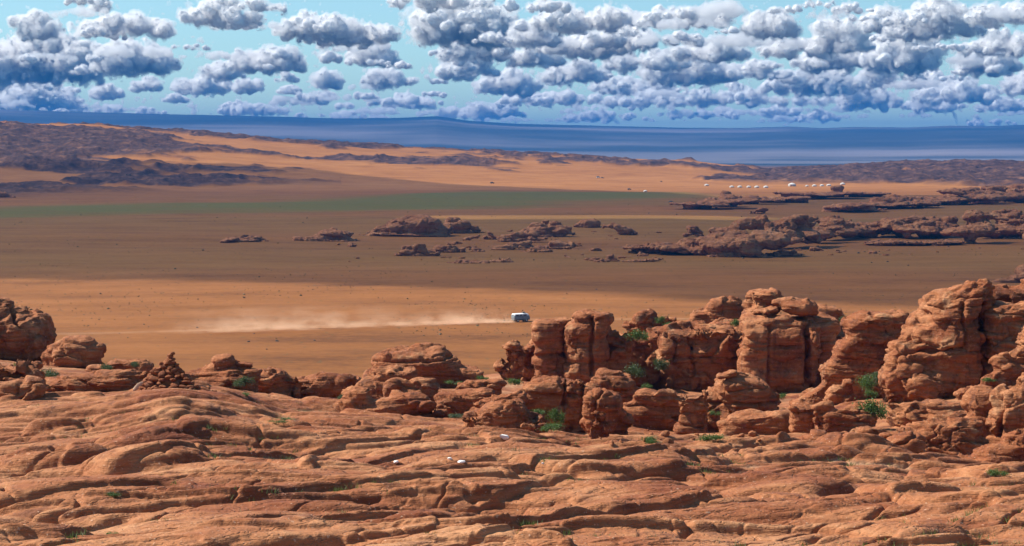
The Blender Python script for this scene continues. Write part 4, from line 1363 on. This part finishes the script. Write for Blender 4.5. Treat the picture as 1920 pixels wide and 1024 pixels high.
M_VAN = simple('van_paint', (0.15, 0.185, 0.205), 0.45, 0, .05)
M_VANROOF = simple('van_roof_paint', (0.82, 0.82, 0.80), 0.4, 0, .04)
M_GLASS = simple('dark_glass', (0.07, 0.085, 0.10), 0.08, 0, .1)
M_TYRE = simple('tyre_rubber', (0.025, 0.024, 0.023), 0.85)
M_RIM = simple('rim_steel', (0.45, 0.45, 0.44), 0.4, 0.6)
M_DARK = simple('dark_canvas', (0.04, 0.035, 0.03), 0.85)
M_LAMP = simple('lamp_glass', (0.75, 0.75, 0.70), 0.15)
VAN_D = 466.0
van_p = at(976, 604.5, VAN_D)
VAN_ROT = math.radians(28)
VAN_Z = gz(van_p.x, van_p.y) + 0.02


def build_van():
    root = empty('van', (van_p.x, van_p.y, VAN_Z), VAN_ROT)
    body = rings([(-2.15, .80, .58, 1.55), (-2.12, .88, .50, 1.62), (-1.9, .94, .45, 1.66), (1.5, .94, .45, 1.66), (1.95, .92, .48, 1.60), (2.15, .86, .55, 1.30), (2.2, .80, .60, 1.1)], 24, 6)
    link('body', body, M_VAN, root)
    roof = rings([(-2.08, .74, 1.40, 1.95), (-1.9, .86, 1.35, 2.08), (1.2, .86, 1.35, 2.08), (1.7, .82, 1.35, 2.0), (1.9, .74, 1.40, 1.75)], 24, 3.2)
    ro = link('roof', roof, M_VANROOF, root)
    for sgn in (-1, 1):
        for (xc, ln) in ((-1.35, .85), (-.35, .85), (.75, .95)):
            wv = link('side_window', boxes([((xc, sgn * .905, 1.62), (ln, .07, .42))]), M_GLASS, root)
        d = link('door', boxes([((.85, sgn * .947, 1.0), (.9, .02, .9))], .008), M_VAN, root)
        link('handle', boxes([((.5, sgn * .965, 1.1), (.14, .03, .03))], .005), M_RIM, d)
        link('headlight', cyl(.11, .06, 20, 'X'), M_LAMP, root).location = (2.19, sgn * .58, .92)
        link('tail_lamp', boxes([((-2.15, sgn * .72, .85), (.04, .09, .2))], .01), simple('tail_lamp', (.35, .03, .02), .3), root)
        for xw in (-1.2, 1.2):
            wl = empty('wheel', (xw, sgn * .80, .37))
            wl.parent = root
            ty = cyl(.37, .24, 28)
            link('tyre', ty, M_TYRE, wl)
            link('rim', cyl(.2, .26, 20), M_RIM, wl)
    link('windscreen', boxes([((1.86, 0, 1.58), (.10, 1.35, .46))]), M_GLASS, root)
    link('rear_window', boxes([((-2.10, 0, 1.58), (.06, 1.0, .38))]), M_GLASS, root)
    link('bumper', boxes([((2.24, 0, .5), (.1, 1.7, .14))]), M_RIM, root)
    link('rear_bumper', boxes([((-2.22, 0, .5), (.1, 1.6, .12))]), M_RIM, root)
    link('underbody', boxes([((0, 0, .42), (3.7, 1.3, .16))]), M_TYRE, root)
    tag(root, 'white and grey box-shaped van driving across the sunlit sand', 'van')
    rg = random.Random(2)
    b = link('bundle', stone_mesh(rg, (.42, .5, .26)), M_DARK)
    b.location = Matrix.Translation((van_p.x, van_p.y, VAN_Z)) @ Matrix.Rotation(VAN_ROT, 4, 'Z') @ Vector((.75, -.2, 2.22))
    b.rotation_euler = (0, 0, VAN_ROT)
    tag(b, 'dark bundle strapped on the roof of the moving van', 'bundle')


build_van()


def build_dust():
    """Dust thrown up behind the van: one body of real smoke-like volume lying along the track."""
    L = 88.0
    me = boxes([((-L / 2, 0, 2.9), (L, 14.0, 6.2))], 0)
    m = bpy.data.materials.new('dust')
    m.use_nodes = True
    t = NT(m.node_tree)
    t.n.remove(t.n['Principled BSDF'])
    v = t.node('ShaderNodeVolumePrincipled')
    t.put(v.inputs['Color'], (1.0, 0.74, 0.52))
    v.inputs['Anisotropy'].default_value = 0.2
    p = t.node('ShaderNodeTexCoord').outputs['Object']
    x, y, z = t.sep(p)
    s = t.m('MULTIPLY', x, -1 / L)                      # 0 at the van, 1 at the far end
    top = t.m('MULTIPLY_ADD', t.m('POWER', s, 0.7), 3.6, 0.7)
    wid = t.m('MULTIPLY_ADD', t.m('POWER', s, 0.7), 3.6, 1.0)
    n = t.noise(t.vm('MULTIPLY', p, (0.16, 0.3, 0.42)), 1.0, 5, 0.6)
    hz = t.m('POWER', 2.718, t.m('MULTIPLY', t.m('DIVIDE', z, top), -1.7))
    yy = t.m('DIVIDE', y, wid)
    hy = t.m('POWER', 2.718, t.m('MULTIPLY', t.m('MULTIPLY', yy, yy), -1.0))
    ends = t.m('MULTIPLY', t.smooth(s, 0.0, 0.02), t.smooth(s, 1.0, 0.72))
    puff = t.smooth(n, 0.38, 0.68, 0.0, 1.0)
    core = t.smooth(s, 0.0, 0.30, 7.0, 1.0)
    lim = t.m('MULTIPLY', t.smooth(z, 5.9, 4.5), t.smooth(t.m('ABSOLUTE', y), 6.9, 5.0))
    d = t.m('MULTIPLY', t.m('MULTIPLY', hz, hy), t.m('MULTIPLY', ends, t.m('MULTIPLY', puff, t.m('MULTIPLY', core, lim))))
    t.put(v.inputs['Density'], t.m('MULTIPLY', d, 0.32))
    t.l.new(v.outputs[0], t.n['Material Output'].inputs['Volume'])
    o = link('dust_plume', me, m)
    o.location = (van_p.x - 1.2, van_p.y - 0.7, VAN_Z + 0.15)
    o.rotation_euler = (0, 0, math.radians(20))
    tag(o, 'trail of pale dust raised behind the moving van', 'dust', kind='stuff')


build_dust()

# ------------------------------------------------------------------ the camp of round felt tents
M_FELT = simple('white_felt', (0.52, 0.51, 0.49), 0.9, 0, .05)
M_FELT2 = simple('roof_felt', (0.56, 0.55, 0.53), 0.9, 0, .05)
M_DOOR = simple('tent_door', (0.30, 0.10, 0.05), 0.6)


def lathe(prof, seg=28):
    V, F = [], []
    for r, z in prof:
        for i in range(seg):
            a = 2 * math.pi * i / seg
            V.append((r * math.cos(a), r * math.sin(a), z))
    for k in range(len(prof) - 1):
        for i in range(seg):
            j = (i + 1) % seg
            F.append((k * seg + i, k * seg + j, (k + 1) * seg + j, (k + 1) * seg + i))
    F.append(tuple(range((len(prof) - 1) * seg, len(prof) * seg)))
    me = bpy.data.meshes.new('lathe')
    me.from_pydata(V, [], F)
    me.update()
    return me


TW = lathe([(3.0, 0), (3.02, .3), (3.0, 1.55)])
TR = lathe([(3.08, 1.5), (3.0, 1.62), (2.1, 2.05), (1.0, 2.45), (.55, 2.58)])
TC = lathe([(.55, 2.55), (.55, 2.7), (.3, 2.78)])
TD = boxes([((0, -3.0, .72), (.95, .16, 1.4))], .02)
TB = lathe([(3.04, .62), (3.06, .66), (3.04, .72)])
GT = 'white felt tents of the camp'


def tent(px, py, label, s=1.0, D=None):
    D = D or 3583 * CAMZ / (py + 2.6 - 285) * 0.985
    p = at(px, py + 2.6, D)
    root = empty('felt_tent', (p.x, p.y, gz(p.x, p.y)), random.uniform(-.5, .5))
    root.scale = (s * .88, s * .88, s * .88)
    for nm, me, mt in (('wall', TW, M_FELT), ('roof', TR, M_FELT2), ('crown', TC, M_FELT), ('door', TD, M_DOOR), ('girth_rope', TB, M_DARK)):
        if not me.materials:
            me.materials.append(mt)
        link2(nm, me, root)
    tag(root, label, 'tent', GT)


for px, py, lab, s in [(1325, 346, 'white round tent standing alone at the left end of the camp', 1.0),
                       (1372, 348, 'first white tent of the row of five left of the big tent', 1.0),
                       (1387, 348, 'second white tent of the row of five left of the big tent', 1.0),
                       (1404, 348, 'middle white tent of the row of five left of the big tent', 1.0),
                       (1419, 348, 'fourth white tent of the row of five left of the big tent', 1.05),
                       (1436, 348, 'last white tent of the row of five, nearest to the big tent', 1.1),
                       (1485, 346, 'largest white tent with a raised crown in the middle of the camp', 1.75),
                       (1513, 346.5, 'small tent just right of the largest white tent', .75),
                       (1527, 347, 'first full-size white tent right of the largest one', 1.05),
                       (1541, 346.5, 'middle white tent of the three right of the largest one', .95),
                       (1554, 346.5, 'third white tent right of the largest one, beside the dark rock', 1.05),
                       (1580, 345, 'white tent at the right end of the camp beyond the dark rock', 1.15),
                       (1210, 355, 'lone white tent standing on the sand left of the camp', .75)]:
    tent(px, py, lab, s)


def far_car(px, py, D, paint, label, name='parked_car', cat='car', s=1.0, rot=0.0):
    p = at(px, py, D)
    root = empty(name, (p.x, p.y, gz(p.x, p.y)), rot)
    root.scale = (s, s, s)
    link('body', rings([(-2.1, .8, .4, .95), (-1.9, .86, .35, 1.05), (1.9, .86, .35, 1.0), (2.15, .78, .4, .85)], 16, 5), paint, root)
    link('cabin', rings([(-1.9, .7, .95, 1.5), (-1.6, .76, .9, 1.72), (.4, .76, .9, 1.72), (1.1, .7, .9, 1.05)], 16, 4), M_GLASS, root)
    for xw in (-1.25, 1.25):
        for sgn in (-1, 1):
            link('wheel', cyl(.34, .22, 16), M_TYRE, root).location = (xw, sgn * .72, .34)
    tag(root, label, cat)


far_car(1180, 355, 2150, M_DARK, 'dark car parked left of the lone white tent', rot=.1)
far_car(923, 346, 2360, M_DARK, 'dark car on the shaded grass at the foot of the orange slope', rot=.3, s=1.2)
far_car(1122, 342, 2560, M_VANROOF, 'white truck parked on the orange slope left of the camp', name='parked_truck', cat='truck', s=1.35, rot=.1)
far_car(1130, 342.5, 2550, M_DARK, 'dark trailer right behind the white truck on the orange slope', name='parked_trailer', cat='trailer', s=.9)

# ------------------------------------------------------------------ small dark stones and bushes on the plain
rs = random.Random(6)
DOTS = [(370, 618, 2.6, 'dark lone stone on the sunlit sand at left'), (476, 628, 2.0, 'first small dark stone below the dust at left'),
        (466, 642, 3.0, 'flat dark stone below the first small stone at left'), (500, 657, 2.2, 'dark stone nearest to the square tilted boulder'),
        (590, 640, 2.6, 'dark stone on the sand left of the dark red hummock'), (520, 641, 4.0, 'wide dark stone between two small ones on the sand'),
        (1610, 472, 3.2, 'wide dark stone, leftmost of the stones on the right plain'), (1621, 470, 2.0, 'small dark stone beside the wide leftmost one on the right plain'),
        (1649, 469, 2.0, 'upper dark stone on the right plain'), (1634, 488, 2.2, 'lower left dark stone on the right plain'),
        (1664, 486, 2.6, 'lower middle dark stone on the right plain'), (1703, 496, 2.2, 'lowest right dark stone on the right plain'),
        (238, 350, 2.2, 'left one of three black stones under the left ridge'), (244, 350, 2.4, 'middle one of three black stones under the left ridge'),
        (251, 350.5, 2.0, 'right one of three black stones under the left ridge'), (1240, 346, 2.4, 'dark stone on the orange slope left of the camp'),
        (1118, 549, 2.6, 'dark stone on the shaded sand above the cliff block'), (1258, 380, 5.0, 'long dark stone left of the dark ridge before the tents')]
for px, py, s, lab in DOTS:
    D = 3583 * CAMZ / (py - 285)
    p = at(px, py, D)
    k = D / FPX
    o = link('dark_stone', stone_mesh(rs, (s * k, s * k * .9, s * k * .6)), M_DARK)
    o.location = (p.x, p.y, gz(p.x, p.y) + s * k * .25)
    tag(o, lab, 'stone', 'dark stones scattered on the plain')

# ------------------------------------------------------------------ low scrub dotted over the plain (stuff)
def build_scrub():
    rng = np.random.RandomState(9)
    v, f = ico(1)
    V, F = [], []
    n = 0
    while n < 5000:
        D = math.exp(rng.uniform(math.log(430), math.log(1900)))
        a = rng.uniform(-.29, .29)
        x, y = D * math.sin(a), D * math.cos(a)
        if rng.rand() > 0.15 + 0.85 * (fbm(np.array([x / 60.0]), np.array([y / 40.0]), octv=3)[0] > 0.1):
            continue
        r = rng.uniform(.06, .15) * (1 + D / 1800) * (2.2 if rng.rand() < .03 else 1)
        p = v * (1 + 0.35 * rng.randn(len(v), 1)) * np.array([r, r, r * .7]) + np.array([x, y, gz(x, y) + r * .3])
        V.append(p)
        F.append(f + n * len(v))
        n += 1
    o = link('scrub', npmesh('scrub', np.concatenate(V), np.concatenate(F), False), leaf_material('scrub_leaf', (0.040, 0.034, 0.013), (0.10, 0.075, 0.028)))
    tag(o, 'low dark desert scrub dotted thinly over the plain', None, kind='stuff')


build_scrub()

# ------------------------------------------------------------------ grass between the slabs (stuff)
def build_grass():
    rng = np.random.RandomState(3)
    V, F = [], []
    cnt = 0
    tries = 0
    while cnt < 1500 and tries < 40000:
        tries += 1
        D = math.exp(rng.uniform(math.log(36), math.log(118)))
        a = rng.uniform(-0.27, 0.27)
        x, y = D * math.sin(a), D * math.cos(a)
        if fbm(np.array([x / 5.0]), np.array([y / 3.0]), octv=3)[0] < 0.12:
            continue
        i = int(np.searchsorted(BED_R, D))
        j = int(np.searchsorted(BED_AZ, a))
        if i < 3 or i > len(BED_R) - 4 or j < 20 or j > len(BED_AZ) - 20:
            continue
        loc = BED_H[i, j]
        if BED_H[i, j - 20:j + 20].mean() - loc < 0.03:
            continue
        cnt += 1
        for _ in range(9):
            ox, oy = rng.randn(2) * 0.09
            h = rng.uniform(.05, .15)
            lx, ly = rng.randn(2) * .05
            th = rng.uniform(0, 3.14)
            wx, wy = math.cos(th) * .012, math.sin(th) * .012
            b = len(V)
            V += [(x + ox - wx, y + oy - wy, loc - .02), (x + ox + wx, y + oy + wy, loc - .02), (x + ox + lx, y + oy + ly, loc + h)]
            F.append((b, b + 1, b + 2))
    me = npmesh('grass', np.array(V), np.array(F), False)
    o = link('grass', me, leaf_material('grass_blade', (0.06, 0.10, 0.02), (0.19, 0.21, 0.07)))
    tag(o, 'short green and yellow grass growing in cracks of the slabs', 'grass', kind='stuff')


build_grass()


# ------------------------------------------------------------------ cumulus: real bodies of cloud 11 to 50 km away
# photo position, half width, half height (px), how ragged
CLOUDS = [
    (60, 85, 120, 60, 1), (10, 150, 70, 26, 1), (250, 40, 105, 32, .8), (245, 100, 100, 32, 1), (60, 30, 60, 30, 1), (150, 4, 60, 9, 1),
    (400, 22, 95, 24, 1.2), (480, 8, 80, 14, 1.2), (500, 96, 95, 24, 1), (410, 118, 50, 20, 1), (390, 148, 80, 17, 1), (470, 152, 36, 16, 1), (540, 160, 36, 9, 1.2),
    (620, 140, 40, 17, .8), (640, 46, 130, 28, 1), (560, 44, 60, 24, 1), (690, 100, 60, 24, .9), (730, 140, 70, 20, 1), (860, 32, 120, 44, 1), (800, 4, 120, 16, 1),
    (540, 138, 24, 9, 1), (325, 128, 16, 5, 1), (505, 126, 16, 6, 1), (270, 146, 34, 17, 1.2),
    (60, 186, 100, 24, 1.2), (195, 172, 50, 16, 1.1), (322, 186, 34, 10, 1.1), (470, 204, 90, 14, 1.3), (600, 176, 44, 16, 1.2), (770, 178, 60, 18, 1), (690, 182, 40, 9, 1.2),
    (900, 205, 110, 14, 1.3), (640, 212, 120, 8, 1.4), (200, 206, 130, 9, 1.4),
    (900, 88, 110, 24, 1), (880, 120, 60, 30, 1), (940, 150, 70, 24, 1.1), (1000, 60, 70, 30, 1), (1080, 22, 170, 26, 1), (1020, 100, 50, 26, .9), (1090, 130, 80, 22, 1.1), (1080, 84, 110, 24, 1),
    (1210, 62, 150, 28, 1), (1290, 20, 120, 24, 1), (1220, 104, 110, 24, 1), (1300, 128, 120, 24, 1.1), (1180, 156, 120, 20, 1.2), (1330, 84, 90, 26, 1),
    (1440, 40, 60, 34, .9), (1490, 84, 80, 26, 1), (1420, 130, 110, 22, 1.1), (1580, 60, 60, 34, .8), (1650, 36, 60, 30, .9), (1560, 100, 90, 26, 1), (1540, 146, 150, 24, 1.2),
    (1700, 80, 80, 40, 1), (1760, 30, 110, 34, 1), (1880, 20, 90, 24, 1), (1870, 70, 100, 26, 1), (1860, 112, 100, 30, 1), (1690, 140, 120, 24, 1.2), (1800, 160, 120, 24, 1.2), (1930, 150, 60, 24, 1.1),
    (1380, 172, 130, 18, 1.2), (1600, 186, 120, 18, 1.2), (1530, 210, 50, 13, 1.2), (1470, 198, 40, 12, 1.2), (1740, 198, 100, 14, 1.3), (1880, 196, 80, 14, 1.2), (1060, 176, 140, 16, 1.3), (1220, 186, 110, 13, 1.3),
    (980, 188, 70, 12, 1.2), (1120, 206, 120, 10, 1.4), (1340, 212, 120, 9, 1.4), (1850, 218, 60, 8, 1.3),
]


_rc = random.Random(17)
CLOUDS = [(px + _rc.uniform(-14, 14), py + _rc.uniform(-9, 9), rx * _rc.uniform(.75, 1.0), ry * _rc.uniform(.8, 1.1), rag) for px, py, rx, ry, rag in CLOUDS]
for _ in range(84):                                   # small torn pieces between the larger clouds
    _y = _rc.uniform(2, 205)
    _x = _rc.uniform(700, 1960) if _rc.random() < .62 else _rc.uniform(-20, 760)
    _s = 0.45 + 0.55 * (1 - _y / 230)
    CLOUDS.append((_x, _y, _rc.uniform(18, 52) * _s, _rc.uniform(7, 17) * _s, 1.2))
for _ in range(60):                                   # thin veils, mist only
    _y = _rc.uniform(0, 215) if _ > 18 else _rc.uniform(196, 222)
    _x = _rc.uniform(600, 1980) if _rc.random() < .6 else _rc.uniform(-40, 700)
    _s = 0.5 + 0.5 * (1 - _y / 230)
    CLOUDS.append((_x, _y, _rc.uniform(50, 130) * _s, _rc.uniform(8, 20) * _s, -1.3))


def noise_block(n=176):
    rng = np.random.RandomState(5)
    k = np.fft.fftfreq(n, 1.0 / n).astype(np.float32)
    kr = np.fft.rfftfreq(n, 1.0 / n).astype(np.float32)
    kk = np.sqrt(k[:, None, None] ** 2 + k[None, :, None] ** 2 + kr[None, None, :] ** 2)
    white = np.fft.rfftn(rng.randn(n, n, n).astype(np.float32)).astype(np.complex64)
    out = np.zeros((n, n, n), np.float32)
    for f, a in ((4, 1.0), (8, .62), (16, .40), (32, .24), (60, .13)):
        b = np.fft.irfftn(white * np.exp(-((kk - f) / (0.42 * f)) ** 2), s=(n, n, n)).astype(np.float32)
        b /= b.std()
        out += a * np.abs(b)
    out -= out.mean()
    return out / out.std()


def surface_nets(v):
    """Isosurface at 0 of a 3-D array (inside > 0): vertices in cell units and quads."""
    s = v > 0
    nx, ny, nz = v.shape
    cs = np.zeros((nx - 1, ny - 1, nz - 1), np.int8)
    for a in (0, 1):
        for b in (0, 1):
            for c in (0, 1):
                cs += s[a:nx - 1 + a, b:ny - 1 + b, c:nz - 1 + c]
    act = (cs > 0) & (cs < 8)
    idx = np.full(act.shape, -1, np.int64)
    I = np.argwhere(act)
    idx[act] = np.arange(len(I))
    acc = np.zeros((len(I), 3), np.float32)
    cnt = np.zeros(len(I), np.float32)
    cor = [(a, b, c) for a in (0, 1) for b in (0, 1) for c in (0, 1)]
    for p in cor:
        for ax in range(3):
            if p[ax]:
                continue
            q = list(p)
            q[ax] = 1
            va = v[I[:, 0] + p[0], I[:, 1] + p[1], I[:, 2] + p[2]]
            vb = v[I[:, 0] + q[0], I[:, 1] + q[1], I[:, 2] + q[2]]
            cr = (va > 0) != (vb > 0)
            t = np.where(cr, va / np.where(cr, va - vb, 1), 0)
            pos = np.tile(np.array(p, np.float32), (len(I), 1))
            pos[:, ax] = t
            acc += pos * cr[:, None]
            cnt += cr
    V = I + acc / np.maximum(cnt, 1)[:, None]
    Q = []
    for ax in range(3):
        o1, o2 = (ax + 1) % 3, (ax + 2) % 3
        sl = [slice(1, n - 1) for n in v.shape]
        sl[ax] = slice(0, v.shape[ax] - 1)
        sl2 = list(sl)
        sl2[ax] = slice(1, v.shape[ax])
        a, b = s[tuple(sl)], s[tuple(sl2)]
        e = np.argwhere(a != b)
        inside_first = a[tuple(e.T)]
        for m in range(3):
            if m != ax:
                e[:, m] += 1
        e1, e2 = np.zeros(3, int), np.zeros(3, int)
        e1[o1] = 1
        e2[o2] = 1
        q = np.stack([idx[tuple((e - d).T)] for d in (e1 + e2, e2, 0 * e1, e1)], 1)
        q = np.where(inside_first[:, None], q, q[:, ::-1])
        Q.append(q)
    return V, np.concatenate(Q)


def build_clouds():
    nb = noise_block()
    n = nb.shape[0]
    rng = np.random.RandomState(12)
    VV, FF, off = ([], []), ([], []), [0, 0]
    for (px, py, rx, ry, rag) in CLOUDS:
        elb = (285 - (py + ry)) / FPX
        alt = 1350.0 if elb > .03 else 1050.0
        D = float(np.clip((alt - CAMZ) / max(elb, 0.004), 15000, 46000)) * rng.uniform(.92, 1.06)
        vox = D / 1911.0 * 1.05
        k = D / FPX / vox                               # voxels per photo pixel
        hx, hz = rx * k, ry * k
        hy = min(0.7 * hx, 42.0)
        nx, ny, nz = int(2 * hx * 1.35) + 8, int(2 * hy * 1.4) + 8, int(2 * hz * 1.5) + 8
        x = (np.arange(nx) - nx / 2)[:, None, None]
        y = (np.arange(ny) - ny / 2)[None, :, None]
        z = (np.arange(nz) - 0.22 * nz)[None, None, :]   # 0 = flat base
        f = np.full((nx, ny, nz), -9.0, np.float32)
        m = int(6 + rx / 9)
        for i in range(m):
            u = rng.uniform(-1, 1)
            cx, cy = u * hx * .82, rng.uniform(-.6, .6) * hy
            top = 2 * hz * (1 - 0.55 * abs(u) ** 1.6) * rng.uniform(.45, 1.0)
            r = max(2.5, min(top * .62, hx * .5) * rng.uniform(.7, 1.1))
            cz = max(top - r, .25 * r)
            f = np.maximum(f, 1 - ((x - cx) ** 2 / (r * 1.45) ** 2 + (y - cy) ** 2 / (r * 1.3) ** 2 + (z - cz) ** 2 / r ** 2))
        o = rng.randint(0, n, 3)
        st = 2
        nn = nb[np.ix_((st * np.arange(nx) + o[0]) % n, (st * np.arange(ny) + o[1]) % n, (st * np.arange(nz) + o[2]) % n)]
        base = np.clip(-(z + 1.2 * nn) / (0.16 * hz + 1.0), 0, 6)
        c = at(px, py, D)
        yaw = math.atan2(c.x, c.y)
        for q, (amp, lift) in enumerate(((0.40, -0.62), (0.42, 0.10))):
            if rag < 0 and q == 0:
                continue
            v = np.maximum(f, -1.7) + (amp * min(rag, 1.2) if rag > 0 else 0.22) * nn - base * (0.7 if q == 0 else 0.4) + (lift if rag > 0 else -0.25)
            v[[0, -1]] = -1
            v[:, [0, -1]] = -1
            v[:, :, [0, -1]] = -1
            if not (v > 0).any():
                continue
            V, F = surface_nets(v.astype(np.float32))
            V = (V - np.array([nx / 2, ny / 2, nz * .22 + hz])) * vox
            X = V[:, 0] * math.cos(yaw) + V[:, 1] * math.sin(yaw) + c.x
            Y = -V[:, 0] * math.sin(yaw) + V[:, 1] * math.cos(yaw) + c.y
            VV[q].append(np.stack([X, Y, V[:, 2] + c.z], 1))
            FF[q].append(F + off[q])
            off[q] += len(V)
    m, t, b = material('cloud_body')
    t.put(b.inputs['Base Color'], (0.97, 0.97, 0.97))
    b.inputs['Roughness'].default_value = 1.0
    b.inputs['Specular IOR Level'].default_value = 0.0
    tr = t.node('ShaderNodeBsdfTranslucent')
    t.put(tr.inputs[0], (0.97, 0.97, 0.97))
    mx = t.node('ShaderNodeMixShader')
    mx.inputs[0].default_value = 0.42
    t.l.new(b.outputs[0], mx.inputs[1])
    t.l.new(tr.outputs[0], mx.inputs[2])
    t.l.new(mx.outputs[0], t.n['Material Output'].inputs[0])
    o = link('clouds', npmesh('clouds', np.concatenate(VV[0]), np.concatenate(FF[0])), m)
    tag(o, 'broken white cumulus clouds with blue-grey bases filling the sky', None, kind='stuff')
    m = bpy.data.materials.new('cloud_mist')
    m.use_nodes = True
    t = NT(m.node_tree)
    t.n.remove(t.n['Principled BSDF'])
    v = t.node('ShaderNodeVolumePrincipled')
    t.put(v.inputs['Color'], (1.0, 1.0, 1.0))
    v.inputs['Density'].default_value = 0.011
    v.inputs['Anisotropy'].default_value = 0.35
    t.l.new(v.outputs[0], t.n['Material Output'].inputs['Volume'])
    o2 = link('cloud_mist', npmesh('cloud_mist', np.concatenate(VV[1]), np.concatenate(FF[1])), m, o)
    o2['kind'] = 'stuff'


build_clouds()

# ------------------------------------------------------------------ cloud deck high overhead (shades the valley)
def cloud_layer():
    """Flat-based clouds 1400 m above the plain, towards the sun: the ground they shade is given, the cloud is found along the sun's direction."""
    ALT = 1400.0
    off = SUN_DIR * (ALT / SUN_DIR.z)
    near = [(-2600, 500), (-900, 520), (-300, 640), (0, 628), (400, 600), (800, 573), (1100, 549), (1300, 531), (1600, 510), (1920, 492), (2600, 460)]
    far = [(-2600, 2350), (-300, 2450), (0, 2470), (300, 2550), (480, 2610), (640, 2540), (850, 2350), (1000, 2240), (1200, 2010), (1350, 1760), (1500, 1800), (1700, 1900), (2000, 1850), (2600, 1800)]
    step = 14.0
    xs = np.arange(-2000, 1100, step)
    ys = np.arange(420, 2900, step)
    GX, GY = np.meshgrid(xs, ys)
    wob = 26 * fbm(GX / 170, GY / 170, octv=4)
    RRg = np.hypot(GX, GY)
    px = 960 + FPX * GX / GY
    dn = GY - np.interp(px, *zip(*near)) + wob * 0.35
    df = np.interp(px, *zip(*far)) - GY + wob * 1.2
    m = np.minimum(dn, df)
    g1 = np.hypot((GX - (1120 - 960) / FPX * 1210) / 110, (GY - 1215 - 0.05 * GX) / 34) + 0.25 * fbm(GX / 40, GY / 40, octv=2)
    m = np.minimum(m, (g1 - 1) * 34)
    inside = m > 0
    th = np.clip(m, 0, 160) ** 0.75 * 1.1
    bump = 1 + 0.4 * fbm(GX / 90, GY / 90, octv=4)
    top = ALT + th * 1.2 * bump
    bot = ALT - th * 0.15
    nr, nc = GX.shape
    f = gridfaces(nr, nc)
    keep = inside.ravel()[f].all(1)
    f = f[keep]
    vt = np.stack([GX + off.x, GY + off.y, top], -1).reshape(-1, 3)
    vb = np.stack([GX + off.x, GY + off.y, bot], -1).reshape(-1, 3)
    n = len(vt)
    F = np.concatenate([f, f[:, ::-1] + n])
    # rim
    e = np.concatenate([f[:, [0, 1]], f[:, [1, 2]], f[:, [2, 3]], f[:, [3, 0]]])
    key = np.sort(e, 1)
    _, inv, cntr = np.unique(key, axis=0, return_inverse=True, return_counts=True)
    rim = e[cntr[inv.ravel()] == 1]
    F = np.concatenate([F, np.stack([rim[:, 1], rim[:, 0], rim[:, 0] + n, rim[:, 1] + n], -1)])
    used, F2 = np.unique(F, return_inverse=True)
    co = np.concatenate([vt, vb])[used]
    me = npmesh('cloud', co, F2.reshape(F.shape))
    mt, t, bs = material('cloud_white')
    t.put(bs.inputs['Base Color'], (0.9, 0.9, 0.9))
    bs.inputs['Roughness'].default_value = 1.0
    tr = t.node('ShaderNodeBsdfTranslucent')
    t.put(tr.inputs[0], (0.92, 0.92, 0.92))
    mx = t.node('ShaderNodeMixShader')
    mx.inputs[0].default_value = 0.6
    t.l.new(bs.outputs[0], mx.inputs[1])
    t.l.new(tr.outputs[0], mx.inputs[2])
    th_ = t.node('ShaderNodeBsdfTransparent')
    m2 = t.node('ShaderNodeMixShader')
    m2.inputs[0].default_value = 0.65
    t.l.new(mx.outputs[0], m2.inputs[1])
    t.l.new(th_.outputs[0], m2.inputs[2])
    t.l.new(m2.outputs[0], t.n['Material Output'].inputs[0])
    tag(link('cloud', me, mt), 'broad flat-based white cloud over the valley, shading the plain', 'cloud')


cloud_layer()

# ------------------------------------------------------------------ haze
def haze():
    hw, z0, z1 = 21500.0, -14.0, 372.0
    me = boxes([((0, 0, (z0 + z1) / 2), (2 * hw, 2 * hw, z1 - z0))], 0)
    m = bpy.data.materials.new('haze')
    m.use_nodes = True
    t = NT(m.node_tree)
    t.n.remove(t.n['Principled BSDF'])
    v = t.node('ShaderNodeVolumePrincipled')
    t.put(v.inputs['Color'], (0.018, 0.20, 0.60))
    v.inputs['Density'].default_value = 8.0e-5
    v.inputs['Anisotropy'].default_value = 0.0
    t.l.new(v.outputs[0], t.n['Material Output'].inputs['Volume'])
    o = link('haze', me, m)
    tag(o, None, None, kind='stuff')


haze()
